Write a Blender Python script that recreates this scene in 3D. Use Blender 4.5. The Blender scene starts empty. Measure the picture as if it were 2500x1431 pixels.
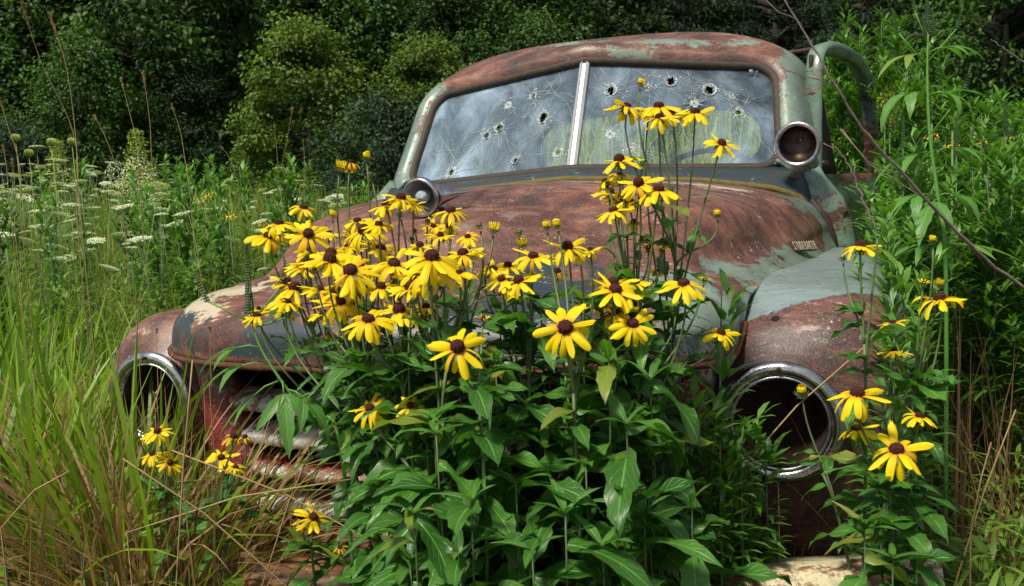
import bpy, math, random
import numpy as np
from mathutils import Vector, Matrix, noise, geometry
random.seed(7); RNG = np.random.default_rng(7)
PI = math.pi; R_ = math.radians
SC = bpy.context.scene
COL = SC.collection

# ------------------------------------------------------------------ camera
CAM_O = Vector((0.7646, -1.6604, 1.2308))
F_PX = 2196.0
def cam_basis():
    yaw, pitch, roll = -0.3376, -0.1088, -0.0477
    cy, sy, cp, sp = math.cos(yaw), math.sin(yaw), math.cos(pitch), math.sin(pitch)
    fw = Vector((sy*cp, cy*cp, sp)); r = Vector((cy, -sy, 0)); u = r.cross(fw)
    return (fw, math.cos(roll)*r + math.sin(roll)*u, -math.sin(roll)*r + math.cos(roll)*u)
FW, RT, UP = cam_basis()
cd = bpy.data.cameras.new('camera'); cam = bpy.data.objects.new('camera', cd); COL.objects.link(cam)
cam.matrix_world = Matrix(((RT.x, UP.x, -FW.x, CAM_O.x), (RT.y, UP.y, -FW.y, CAM_O.y), (RT.z, UP.z, -FW.z, CAM_O.z), (0, 0, 0, 1)))
cd.sensor_width = 36; cd.lens = F_PX/2500*36; cd.clip_start = .05; cd.clip_end = 400
cd.dof.use_dof = True; cd.dof.focus_distance = 1.7; cd.dof.aperture_fstop = 14.0
SC.camera = cam
def at(px, py, d):
    """a point of the place seen at photo pixel (px, py), d metres in front of the camera plane"""
    return CAM_O + (FW + RT*((px-1250)/F_PX) - UP*((py-715.5)/F_PX))*d
def aty(px, py, y):
    v = FW + RT*((px-1250)/F_PX) - UP*((py-715.5)/F_PX)
    return CAM_O + v*((y-CAM_O.y)/v.y)

# ------------------------------------------------------------------ light
SUN_EL, SUN_AZ = 60, 203          # azimuth: compass-like, measured from +Y towards +X
w = bpy.data.worlds.new('World'); SC.world = w; w.use_nodes = True
nt = w.node_tree; nt.nodes.clear()
out = nt.nodes.new('ShaderNodeOutputWorld'); bg = nt.nodes.new('ShaderNodeBackground')
sky = nt.nodes.new('ShaderNodeTexSky'); sky.sky_type = 'NISHITA'; sky.sun_disc = False
sky.sun_elevation = R_(SUN_EL); sky.sun_rotation = R_(SUN_AZ)
sky.air_density = 1.0; sky.dust_density = 1.2; sky.ozone_density = 1.0
hs_ = nt.nodes.new('ShaderNodeHueSaturation'); hs_.inputs['Saturation'].default_value = .38; nt.links.new(sky.outputs[0], hs_.inputs['Color'])   # hazy summer sky
nt.links.new(hs_.outputs[0], bg.inputs[0]); bg.inputs[1].default_value = 0.10
nt.links.new(bg.outputs[0], out.inputs[0])
sd = bpy.data.lights.new('sun', 'SUN'); sun = bpy.data.objects.new('sun', sd); COL.objects.link(sun)
sd.energy = 4.9; sd.angle = R_(10); sd.color = (1.0, .93, .78)
az = R_(SUN_AZ); el = R_(SUN_EL)
sdir = Vector((math.sin(az)*math.cos(el), math.cos(az)*math.cos(el), math.sin(el)))
sun.rotation_euler = sdir.to_track_quat('Z', 'Y').to_euler()
SC.view_settings.view_transform = 'Standard'; SC.view_settings.look = 'None'
SC.view_settings.exposure = 0.27; SC.view_settings.gamma = 1; SC.view_settings.use_curve_mapping = False

# ------------------------------------------------------------------ helpers
def empty(name, loc=(0, 0, 0), parent=None):
    o = bpy.data.objects.new(name, None); o.empty_display_size = .05; COL.objects.link(o); o.location = loc
    if parent: o.parent = parent
    return o
def tag(o, label=None, cat=None, group=None, kind=None):
    if label: o['label'] = label
    if cat: o['category'] = cat
    if group: o['group'] = group
    if kind: o['kind'] = kind
    return o
def mkmesh(name, V, Fc, mats=(), smooth=True, uv=None, attrs=None):
    me = bpy.data.meshes.new(name)
    me.from_pydata([tuple(v) for v in V], [], [tuple(f) for f in Fc])
    for m in mats: me.materials.append(m)
    if smooth: me.polygons.foreach_set('use_smooth', [True]*len(me.polygons))
    if uv is not None:
        ul = me.uv_layers.new(name='UVMap'); vi = np.empty(len(me.loops), dtype=np.int32)
        me.loops.foreach_get('vertex_index', vi); ul.data.foreach_set('uv', np.asarray(uv, dtype=np.float32)[vi].ravel())
    if attrs:
        for k, arr in attrs.items():
            a = me.color_attributes.new(k, 'FLOAT_COLOR', 'POINT')
            arr = np.asarray(arr, dtype=np.float32)
            a.data.foreach_set('color', np.concatenate([arr, np.ones((len(arr), 1), np.float32)], 1).ravel())
    me.update(); return me
def npmesh(name, V, Q, mats, tint=None, uv=None, smooth=False):
    """V (n,3), Q (m,k) with k = 3 or 4: fast path for big meshes"""
    me = bpy.data.meshes.new(name); V = np.asarray(V, np.float32); Q = np.asarray(Q, np.int32); k = Q.shape[1]
    me.vertices.add(len(V)); me.vertices.foreach_set('co', V.ravel())
    me.loops.add(Q.size); me.loops.foreach_set('vertex_index', Q.ravel())
    me.polygons.add(len(Q)); me.polygons.foreach_set('loop_start', np.arange(0, Q.size, k, dtype=np.int32))
    me.polygons.foreach_set('loop_total', np.full(len(Q), k, np.int32))
    for m in mats: me.materials.append(m)
    if smooth: me.polygons.foreach_set('use_smooth', np.ones(len(Q), bool))
    me.update(calc_edges=True)
    if tint is not None:
        a = me.color_attributes.new('tint', 'FLOAT_COLOR', 'POINT'); c = np.ones((len(V), 4), np.float32)
        c[:, :3] = np.asarray(tint, np.float32).reshape(len(V), -1)[:, :3] if np.ndim(tint) > 1 else np.asarray(tint, np.float32)[:, None]
        a.data.foreach_set('color', c.ravel())
    if uv is not None:
        ul = me.uv_layers.new(name='UVMap'); ul.data.foreach_set('uv', np.asarray(uv, np.float32)[Q.ravel()].ravel())
    me.validate(); return me
def link(name, me, parent=None, loc=None):
    o = bpy.data.objects.new(name, me); COL.objects.link(o)
    if parent: o.parent = parent
    if loc is not None: o.location = loc
    return o
def grid(nu, nv, closed_u=False, closed_v=False, off=0):
    f = []
    for i in range(nu if closed_u else nu-1):
        for j in range(nv if closed_v else nv-1):
            a = i*nv+j; b = ((i+1) % nu)*nv+j; c = ((i+1) % nu)*nv+(j+1) % nv; d = i*nv+(j+1) % nv
            f.append((a+off, b+off, c+off, d+off))
    return f
def cr(keys, t):
    """Catmull-Rom through keys at t in [0, len-1]"""
    n = len(keys); i = min(int(t), n-2); f = t-i
    p1 = np.array(keys[i], float); p2 = np.array(keys[i+1], float)
    p0 = np.array(keys[i-1], float) if i > 0 else 2*p1-p2
    p3 = np.array(keys[i+2], float) if i+2 < n else 2*p2-p1
    return .5*((2*p1)+(-p0+p2)*f+(2*p0-5*p1+4*p2-p3)*f*f+(-p0+3*p1-3*p2+p3)*f**3)
def tube(pts, radii, sides=6, cap=True):
    """vertices and faces of a tube along pts"""
    V = []; Fc = []; pts = [Vector(p) for p in pts]; n = len(pts)
    ref = Vector((.3, .2, 1)).normalized(); prev = None
    for i, p in enumerate(pts):
        t = (pts[min(i+1, n-1)]-pts[max(i-1, 0)]).normalized()
        if prev is None:
            a = t.cross(ref)
            if a.length < .1: a = t.cross(Vector((1, 0, 0)))
            a.normalize()
        else:
            a = (prev - t*prev.dot(t))
            if a.length < 1e-4: a = t.cross(ref)
            a.normalize()
        prev = a; b = t.cross(a); r = radii[i] if hasattr(radii, '__len__') else radii
        for k in range(sides):
            th = 2*PI*k/sides; V.append(p+a*(math.cos(th)*r)+b*(math.sin(th)*r))
    for i in range(n-1):
        for k in range(sides):
            a0 = i*sides+k; a1 = i*sides+(k+1) % sides
            Fc.append((a0, a1, a1+sides, a0+sides))
    if cap:
        Fc.append(tuple(range(sides))[::-1]); Fc.append(tuple(range((n-1)*sides, n*sides)))
    return V, Fc
class MB:
    def __init__(s): s.V = []; s.F = []
    def add(s, V, F):
        o = len(s.V); s.V += [tuple(v) for v in V]; s.F += [tuple(i+o for i in f) for f in F]; return s
    def tube(s, pts, r, sides=6, cap=True): return s.add(*tube(pts, r, sides, cap))
    def box(s, c, d, rot=None):
        V = [Vector((x*d[0]/2, y*d[1]/2, z*d[2]/2)) for x in (-1, 1) for y in (-1, 1) for z in (-1, 1)]
        if rot: V = [rot @ v for v in V]
        c = Vector(c); V = [v+c for v in V]
        return s.add(V, [(0, 1, 3, 2), (4, 6, 7, 5), (0, 4, 5, 1), (2, 3, 7, 6), (0, 2, 6, 4), (1, 5, 7, 3)])
    def lathe(s, prof, M, n=40):
        """prof: (radius, height along local z); M: matrix"""
        V = []
        for k in range(n):
            th = 2*PI*k/n
            for (r, h) in prof: V.append(M @ Vector((r*math.cos(th), r*math.sin(th), h)))
        return s.add(V, grid(n, len(prof), closed_u=True))
    def mesh(s, name, mats, smooth=True, **k): return mkmesh(name, s.V, s.F, mats, smooth, **k)
def axis_mat(o, z, x=None):
    z = Vector(z).normalized(); x = Vector(x) if x is not None else (Vector((0, 0, 1)) if abs(z.z) < .9 else Vector((1, 0, 0)))
    x = (x-z*x.dot(z)).normalized(); y = z.cross(x); o = Vector(o)
    return Matrix(((x.x, y.x, z.x, o.x), (x.y, y.y, z.y, o.y), (x.z, y.z, z.z, o.z), (0, 0, 0, 1)))
def dir_mat(o, d, up, s=1.0):
    """local x along d, local z near up"""
    d = Vector(d).normalized(); up = Vector(up); z = up-d*up.dot(d)
    if z.length < 1e-3: z = Vector((0, 1, 0))-d*d.y
    z.normalize(); y = z.cross(d); o = Vector(o)
    return Matrix(((d.x*s, y.x*s, z.x*s, o.x), (d.y*s, y.y*s, z.y*s, o.y), (d.z*s, y.z*s, z.z*s, o.z), (0, 0, 0, 1)))
def solid(o, t, off=-1):
    m = o.modifiers.new('solid', 'SOLIDIFY'); m.thickness = t; m.offset = off; return o
def fbm(p, s, o=3):
    return noise.fractal(Vector(p)*s, 1.0, 2.0, o, noise_basis='PERLIN_ORIGINAL')
def sst(a, b, x):
    t = max(0., min(1., (x-a)/(b-a))); return t*t*(3-2*t)

# ------------------------------------------------------------------ materials
def mat(name):
    m = bpy.data.materials.new(name); m.use_nodes = True; n = m.node_tree; n.nodes.clear()
    o = n.nodes.new('ShaderNodeOutputMaterial'); return m, n, o
class N:
    def __init__(s, n): s.n = n
    def new(s, t, **k):
        x = s.n.nodes.new(t)
        for a, v in k.items(): setattr(x, a, v)
        return x
    def l(s, a, b): s.n.links.new(a, b)
    def noise(s, scale, detail=4, rough=.6, vec=None, dist=0):
        x = s.new('ShaderNodeTexNoise'); x.inputs['Scale'].default_value = scale; x.inputs['Detail'].default_value = detail
        x.inputs['Roughness'].default_value = rough; x.inputs['Distortion'].default_value = dist
        if vec is not None: s.l(vec, x.inputs['Vector'])
        return x.outputs['Fac']
    def ramp(s, fac, stops, interp='LINEAR'):
        x = s.new('ShaderNodeValToRGB'); e = x.color_ramp.elements; x.color_ramp.interpolation = interp
        while len(e) > 1: e.remove(e[-1])
        e[0].position = stops[0][0]; e[0].color = (*stops[0][1], 1) if hasattr(stops[0][1], '__len__') else (stops[0][1],)*3+(1,)
        for p, c in stops[1:]:
            q = e.new(p); q.color = (*c, 1) if hasattr(c, '__len__') else (c, c, c, 1)
        s.l(fac, x.inputs[0]); return x.outputs[0]
    def mix(s, fac, a, b, mode='MIX'):
        x = s.new('ShaderNodeMix', data_type='RGBA', blend_type=mode)
        for i, v in ((0, fac), (6, a), (7, b)):
            if isinstance(v, bpy.types.NodeSocket): s.l(v, x.inputs[i])
            elif i == 0: x.inputs[0].default_value = v
            else: x.inputs[i].default_value = (*v, 1)
        return x.outputs[2]
    def math(s, op, a, b=0., c=None, clamp=False):
        x = s.new('ShaderNodeMath', operation=op, use_clamp=clamp)
        for i, v in enumerate((a, b, c)):
            if v is None: continue
            if isinstance(v, bpy.types.NodeSocket): s.l(v, x.inputs[i])
            else: x.inputs[i].default_value = v
        return x.outputs[0]
    def bump(s, h, strength=.3, dist=.01):
        x = s.new('ShaderNodeBump'); x.inputs['Strength'].default_value = strength; x.inputs['Distance'].default_value = dist
        s.l(h, x.inputs['Height']); return x.outputs[0]
    def pbr(s, col, rough=.5, metal=0., spec=.5, nrm=None):
        x = s.new('ShaderNodeBsdfPrincipled')
        for k, v in (('Base Color', col), ('Roughness', rough), ('Metallic', metal), ('Specular IOR Level', spec), ('Normal', nrm)):
            if v is None: continue
            if isinstance(v, bpy.types.NodeSocket): s.l(v, x.inputs[k])
            else: x.inputs[k].default_value = (*v, 1) if k == 'Base Color' else v
        return x
def weathered(name, rust=((.014, .005, .004), (.070, .021, .013), (.205, .076, .045)), paint=((.07, .115, .095), (.16, .22, .18)),
              pale=(.50, .43, .31), blue=(.016, .028, .034), ragged=.9, rough=(.30, .47)):
    """old paint over rust; point colour 'wear': R = paint left, G = pale scuffs, B = dark old paint"""
    m, n, o = mat(name); g = N(n)
    tc = g.new('ShaderNodeTexCoord').outputs['Object']
    at_ = g.new('ShaderNodeAttribute', attribute_name='wear'); sp = g.new('ShaderNodeSeparateColor'); g.l(at_.outputs['Color'], sp.inputs[0])
    n1 = g.noise(5, 8, .68, tc, .4); n2 = g.noise(16, 7, .7, tc); n3 = g.noise(70, 5, .7, tc); n4 = g.noise(300, 2, .6, tc)
    mp = g.new('ShaderNodeMapping'); mp.inputs['Scale'].default_value = (3, 14, 14); g.l(tc, mp.inputs[0])
    st = g.noise(2.2, 6, .65, mp.outputs[0], .8)                       # streaks
    nn_ = g.math('ADD', g.math('MULTIPLY', n1, .55), g.math('MULTIPLY', n2, .45)); rc = g.ramp(nn_, [(.36, rust[0]), (.49, rust[1]), (.62, rust[2])])
    rc = g.mix(g.math('MULTIPLY', g.ramp(n1, [(.48, 0.), (.66, 1.)]), .45), rc, (.175, .072, .054)); rc = g.mix(g.math('MULTIPLY', g.ramp(st, [(.50, 0.), (.70, 1.)]), .4), rc, (.33, .165, .11)); rc = g.mix(g.math('MULTIPLY', g.ramp(g.noise(9, 6, .7, tc, 1.), [(.52, 0.), (.64, 1.)]), .65), rc, (.045, .017, .014))
    oran = g.math('MULTIPLY', g.ramp(n3, [(.55, 0.), (.70, 1.)]), g.ramp(n1, [(.5, 0.), (.6, 1.)]))
    rc = g.mix(g.math('MULTIPLY', oran, .7), rc, (.42, .15, .045))
    rc = g.mix(g.math('MULTIPLY', g.ramp(n4, [(.5, 0.), (.72, 1.)]), .22), rc, (.42, .30, .24))
    pc = g.ramp(n1, [(.3, paint[0]), (.65, paint[1])])
    pc = g.mix(g.math('MULTIPLY', g.ramp(st, [(.52, 0.), (.66, 1.)]), .55), pc, (.16, .10, .07))
    pc = g.mix(g.math('MULTIPLY', g.ramp(n3, [(.56, 0.), (.66, 1.)]), .6), pc, (.09, .07, .055))
    hf = g.math('ADD', g.math('MULTIPLY', g.math('SUBTRACT', n1, .5), ragged*1.5), g.math('MULTIPLY', g.math('SUBTRACT', n3, .5), ragged*.9))
    hf = g.math('ADD', hf, g.math('MULTIPLY', g.math('SUBTRACT', st, .5), .35)); hf = g.math('ADD', hf, g.math('MULTIPLY', g.math('SUBTRACT', n2, .5), .8))
    pm = g.math('MULTIPLY', g.math('SUBTRACT', g.math('ADD', sp.outputs[0], hf), .46), 10., clamp=True)
    hs = g.math('ADD', g.math('MULTIPLY', g.math('SUBTRACT', st, .5), 1.5), g.math('MULTIPLY', g.math('SUBTRACT', n3, .5), 1.8)); hs = g.math('ADD', hs, g.math('MULTIPLY', g.math('SUBTRACT', n2, .5), 1.0))
    gm = g.math('MULTIPLY', g.math('SUBTRACT', g.math('ADD', sp.outputs[1], hs), .5), 4., clamp=True)
    bm = g.math('MULTIPLY', g.math('SUBTRACT', g.math('ADD', sp.outputs[2], hf), .5), 5., clamp=True)
    c = g.mix(pm, rc, pc); c = g.mix(bm, c, blue); lich = g.math('MULTIPLY', g.ramp(g.noise(110, 4, .7, tc), [(.60, 0.), (.64, 1.)]), g.ramp(g.noise(11, 3, .6, tc), [(.54, 0.), (.62, 1.)])); c = g.mix(g.math('MULTIPLY', lich, .75), c, (.42, .44, .40)); c = g.mix(g.math('MULTIPLY', gm, .8), c, pale)
    pit = g.ramp(n2, [(.28, 0.), (.36, 1.)])
    c = g.mix(pit, (.05, .025, .02), c)
    rg = g.math('ADD', g.math('MULTIPLY', pm, rough[0]-rough[1]), g.math('ADD', g.math('MULTIPLY', n3, .25), rough[1]-.12))
    hh = g.math('ADD', g.math('MULTIPLY', n3, .5), g.math('ADD', g.math('MULTIPLY', n4, .35), g.math('MULTIPLY', pm, .5)))
    b = g.pbr(c, rg, 0., .6, g.bump(hh, .6, .0022)); g.l(b.outputs[0], o.inputs[0]); return m
def simple(name, col, rough=.6, metal=0., var=.35, scale=40, bump=.3, spec=.5, col2=None):
    m, n, o = mat(name); g = N(n); tc = g.new('ShaderNodeTexCoord').outputs['Object']
    f = g.noise(scale, 6, .65, tc)
    c = g.ramp(f, [(.3, tuple(x*(1-var) for x in col)), (.7, col2 or tuple(min(1, x*(1+var)) for x in col))])
    b = g.pbr(c, g.math('ADD', g.math('MULTIPLY', f, .25), rough-.12), metal, spec, g.bump(g.noise(scale*5, 4, .6, tc), bump, .002))
    g.l(b.outputs[0], o.inputs[0]); return m
def leafmat(name, dark, light, trans=.25, rough=.42, veins=0., spec=.45, tip=None):
    m, n, o = mat(name); g = N(n)
    ta = g.new('ShaderNodeAttribute', attribute_name='tint').outputs['Fac']
    oi = g.new('ShaderNodeObjectInfo').outputs['Random']
    t = g.math('ADD', g.math('MULTIPLY', ta, .65), g.math('MULTIPLY', oi, .35))
    c = g.ramp(t, [(.05, dark), (.95, light)]); nrm = None
    if tip:
        c = g.mix(g.ramp(ta, [(.86, 0.), (.95, 1.)]), c, tip)
    if veins:
        uv = g.new('ShaderNodeUVMap').outputs[0]; s = g.new('ShaderNodeSeparateXYZ'); g.l(uv, s.inputs[0])
        av = g.math('ABSOLUTE', g.math('SUBTRACT', s.outputs[1], .5))
        mid = g.ramp(av, [(0.012, 1.), (.05, 0.)])
        k = g.math('SUBTRACT', g.math('MULTIPLY', s.outputs[0], 7.), g.math('MULTIPLY', av, 5.))
        sv = g.math('ABSOLUTE', g.math('SUBTRACT', g.math('FRACT', k), .5)); side = g.ramp(sv, [(.0, 1.), (.09, 0.)])
        vv = g.math('MAXIMUM', mid, g.math('MULTIPLY', side, .55))
        c = g.mix(g.math('MULTIPLY', vv, veins), c, tuple(min(1, x*2.0+.015) for x in light))
        tc = g.new('ShaderNodeTexCoord').outputs['Object']; bl = g.noise(90, 4, .7, tc)
        c = g.mix(g.math('MULTIPLY', g.ramp(bl, [(.60, 0.), (.72, 1.)]), .5), c, tuple(x*.45 for x in light))
        sk = g.noise(420, 2, .5, tc); yel = g.ramp(oi, [(.90, 0.), (.97, 1.)]); c = g.mix(g.math('MULTIPLY', yel, .55), c, (.26, .24, .035)); spt = g.ramp(g.noise(26, 5, .75, tc), [(.64, 0.), (.67, 1.)]); c = g.mix(g.math('MULTIPLY', spt, .8), c, (.10, .06, .02)); c = g.mix(g.ramp(sk, [(.71, 0.), (.75, .8)]), c, (.42, .46, .36)); ed_ = g.math('ADD', av, g.math('MULTIPLY', g.math('SUBTRACT', g.noise(60, 4, .7, tc), .5), .5)); c = g.mix(g.math('MULTIPLY', g.ramp(ed_, [(.50, 0.), (.58, 1.)]), .8), c, (.16, .11, .03))
        nrm = g.bump(g.math('ADD', g.math('MULTIPLY', vv, -.7), g.math('MULTIPLY', bl, .5)), .5, .002)
    b = g.pbr(c, rough, 0., spec, nrm)
    tr = g.new('ShaderNodeBsdfTranslucent'); g.l(g.mix(1., c, (1.5, 1.7, .7), 'MULTIPLY'), tr.inputs[0])
    mx = g.new('ShaderNodeMixShader'); mx.inputs[0].default_value = trans
    g.l(b.outputs[0], mx.inputs[1]); g.l(tr.outputs[0], mx.inputs[2]); g.l(mx.outputs[0], o.inputs[0]); return m
def petalmat(name, base, tipc, dark=(.55, .22, .004)):
    m, n, o = mat(name); g = N(n)
    uv = g.new('ShaderNodeUVMap').outputs[0]; s = g.new('ShaderNodeSeparateXYZ'); g.l(uv, s.inputs[0])
    oi = g.new('ShaderNodeObjectInfo').outputs['Random']
    c = g.ramp(s.outputs[0], [(.0, dark), (.25, base), (1., tipc)])
    c = g.mix(g.math('MULTIPLY', oi, .35), c, tuple(x*.8 for x in base))
    ln = g.math('SINE', g.math('MULTIPLY', s.outputs[1], 38.)); nrm = g.bump(ln, .35, .0006)
    b = g.pbr(c, .5, 0., .3, nrm); tr = g.new('ShaderNodeBsdfTranslucent'); g.l(c, tr.inputs[0])
    mx = g.new('ShaderNodeMixShader'); mx.inputs[0].default_value = .35
    g.l(b.outputs[0], mx.inputs[1]); g.l(tr.outputs[0], mx.inputs[2]); g.l(mx.outputs[0], o.inputs[0]); return m

M = {}
M['hood'] = weathered('hood_paint')
M['fender'] = weathered('fender_paint', rust=((.014, .006, .006), (.050, .019, .017), (.115, .050, .040)), paint=((.10, .145, .15), (.19, .25, .255)), pale=(.34, .24, .23))
M['cab'] = weathered('cab_paint', paint=((.07, .12, .10), (.175, .245, .20)), pale=(.42, .44, .35))
M['door'] = weathered('door_paint', paint=((.055, .11, .085), (.15, .24, .18)), pale=(.40, .37, .33))
M['grille'] = weathered('grille_paint', rust=((.05, .022, .016), (.16, .07, .04), (.26, .15, .08)), paint=((.40, .40, .37), (.62, .62, .56)), pale=(.6, .58, .5), blue=(.19, .018, .022))
M['bumper'] = weathered('bumper_rust', rust=((.05, .020, .010), (.17, .070, .025), (.36, .20, .07)), paint=((.36, .32, .20), (.58, .52, .34)), pale=(.6, .55, .42))
M['dark'] = simple('dark_cavity', (.012, .010, .009), .85, spec=.2)
M['bowl'] = simple('tarnished_bowl', (.05, .042, .038), .38, .7, var=.5, scale=30, col2=(.10, .06, .045))
M['pit'] = simple('pitted_pot_metal', (.16, .15, .14), .5, .5, var=.6, scale=120, bump=.8, col2=(.34, .31, .28))
M['inner'] = simple('rusty_inside', (.035, .018, .013), .85, scale=25, spec=.25)
M['rubber'] = simple('old_rubber', (.010, .010, .010), .7, scale=35, col2=(.045, .028, .014), bump=.6)
M['gasket'] = simple('mossy_gasket', (.10, .075, .012), .8, scale=50, bump=.6)
M['chrome'] = simple('worn_chrome', (.40, .40, .41), .20, 1., var=.35, scale=38, bump=.25, col2=(.66, .66, .67))
M['chrome2'] = simple('pitted_chrome', (.42, .42, .43), .30, 1., var=.4, scale=45, bump=.25)
M['brass'] = simple('tarnished_letters', (.42, .38, .30), .4, .3, var=.3, scale=300, bump=.2)
M['alu'] = simple('divider_aluminium', (.45, .46, .47), .42, .5, var=.08, scale=20, bump=.1)
M['rust'] = simple('heavy_rust', (.085, .036, .020), .85, scale=45, bump=.9, spec=.2)
M['seat'] = simple('seat_cloth', (.05, .045, .04), .9)
M['tyre'] = simple('tyre_rubber', (.02, .02, .02), .8)
M['soil'] = simple('soil', (.045, .035, .020), .95, scale=8, bump=.8)
M['stem'] = leafmat('stem_green', (.055, .085, .030), (.13, .19, .065), .1, .5)
M['leaf'] = leafmat('coneflower_leaf', (.013, .062, .010), (.090, .240, .034), .32, .38, veins=.5, spec=.45)
M['rag'] = leafmat('ragweed_leaf', (.045, .15, .025), (.13, .30, .060), .35, .45, veins=.35)
M['spike'] = leafmat('ragweed_spike', (.030, .075, .022), (.075, .15, .05), .1, .6)
M['willow'] = leafmat('narrow_leaf', (.016, .070, .010), (.115, .26, .032), .30, .45)
M['mead'] = leafmat('meadow_leaf', (.024, .080, .010), (.19, .30, .035), .30, .5)
M['pale'] = leafmat('meadow_pale', (.08, .15, .014), (.50, .54, .12), .30, .55)
M['grass'] = leafmat('grass_green', (.030, .11, .008), (.27, .40, .034), .38, .40)
M['dry'] = leafmat('grass_dry', (.070, .036, .014), (.40, .26, .11), .25, .6)
M['stalk'] = leafmat('stalk_straw', (.20, .13, .05), (.42, .30, .14), .15, .6)
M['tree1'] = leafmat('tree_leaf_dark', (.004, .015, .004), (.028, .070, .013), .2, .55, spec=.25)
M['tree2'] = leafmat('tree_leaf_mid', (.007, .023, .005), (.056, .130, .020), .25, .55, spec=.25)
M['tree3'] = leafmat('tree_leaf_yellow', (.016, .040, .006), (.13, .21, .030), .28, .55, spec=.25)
M['tree4'] = leafmat('tree_leaf_blue', (.008, .022, .011), (.042, .085, .042), .2, .6, spec=.25)
M['bark'] = simple('bark', (.045, .036, .028), .9, scale=12, bump=1.)
M['twig'] = simple('dead_twig', (.13, .10, .085), .85, scale=60, col2=(.22, .18, .15), bump=.6)
M['petal'] = petalmat('petal_yellow', (.86, .62, .004), (.92, .75, .010))
M['petal2'] = petalmat('petal_old', (.74, .40, .006), (.80, .50, .010), (.45, .12, .004))
M['cone'] = simple('cone_brown', (.016, .005, .004), .8, scale=500, var=.6, bump=.9, col2=(.12, .026, .012), spec=.3)
M['lace'] = leafmat('lace_white', (.52, .58, .38), (.78, .80, .62), .2, .7)
M['gold'] = leafmat('goldenrod', (.34, .36, .03), (.62, .60, .05), .2, .6)
M['orange'] = leafmat('orange_flower', (.62, .38, .01), (.82, .52, .02), .2, .6)

# ------------------------------------------------------------------ ground
def gz(x, y):
    s = sst(1.5, 13, y); s2 = max(0, y-13)*.05
    return s*(.30-.050*x) + s2 + (.35*sst(-2.0, -6, x))*(1-s) + .02*fbm((x, y, 0), .8)
nx = 130; xs = np.concatenate([np.linspace(-140, -22, 25), np.linspace(-20, 16, 80), np.linspace(18, 140, 25)])
ys = np.concatenate([np.linspace(-60, -6, 14), np.linspace(-5, 25, 80), np.linspace(27, 170, 30)])
V = [(x, y, gz(max(-25, min(20, x)), min(y, 40)) - .04) for x in xs for y in ys]
tag(link('ground', mkmesh('ground', V, grid(len(xs), len(ys)), [M['soil']])), kind='structure')

# ==================================================================== TRUCK
truck = empty('pickup_truck', (0, 1.0, 0))
tag(truck, 'rusted abandoned pickup truck with bullet-holed split windshield among the flowers', 'truck')
T0 = Vector((0, -1.0, 0))
def tp(name, me, parent=truck, label=None):
    o = link(name, me, parent)
    if parent is truck: o.location = T0
    if label: o['label'] = label
    return o
def wear_attr(V, fn): return {'wear': np.array([fn(Vector(v)) for v in V])}

# --- hood
HK = [ # P (edge), L, K, B (foot), A (shoulder), M, S (spine)
 [(.800,1.16,1.028),(.787,1.16,1.055),(.778,1.157,1.08),(.765,1.155,1.115),(.690,1.135,1.182),(.40,1.075,1.243),(0,1.03,1.266)],
 [(.757,.80,1.028),(.738,.80,1.050),(.724,.80,1.072),(.705,.80,1.108),(.612,.78,1.188),(.37,.74,1.240),(0,.72,1.260)],
 [(.690,.45,1.026),(.660,.45,1.044),(.640,.44,1.058),(.592,.43,1.078),(.522,.42,1.176),(.31,.42,1.234),(0,.42,1.250)],
 [(.630,.17,1.018),(.600,.16,1.034),(.570,.16,1.048),(.510,.18,1.062),(.436,.25,1.148),(.25,.30,1.214),(0,.34,1.232)],
 [(.618,.02,.958),(.612,.03,1.006),(.570,.05,1.040),(.455,.09,1.058),(.350,.18,1.122),(.21,.25,1.192),(0,.29,1.220)],
 [(.590,-.07,.925),(.580,-.055,.990),(.520,-.02,1.030),(.395,.045,1.056),(.300,.135,1.112),(.17,.215,1.184),(0,.27,1.214)],
 [(.40,-.175,.925),(.390,-.165,.990),(.345,-.12,1.026),(.25,-.03,1.050),(.195,.07,1.105),(.11,.17,1.176),(0,.26,1.21)],
 [(0,-.235,.925),(0,-.228,.990),(0,-.18,1.024),(0,-.09,1.048),(0,.02,1.10),(0,.12,1.170),(0,.25,1.206)],
]
def hood_pt(t, s):
    row = [cr([HK[k][j] for k in range(8)], t) for j in range(7)]
    return cr(row, s)
NU, NV = 150, 52
def hood_grid():
    V = []
    for i in range(NU+1):
        t = i/NU*14; sgn = 1
        if t > 7: t = 14-t; sgn = -1
        for j in range(NV):
            s = 6*j/(NV-1); p = hood_pt(t, s); p = np.array([p[0]*sgn, p[1], p[2]])
            if j == NV-1: p[0] = 0
            p[2] += .004*fbm((p[0]*1.0, p[1], p[2]), 5.5)
            V.append(p)
    return V
HV = hood_grid()
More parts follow.
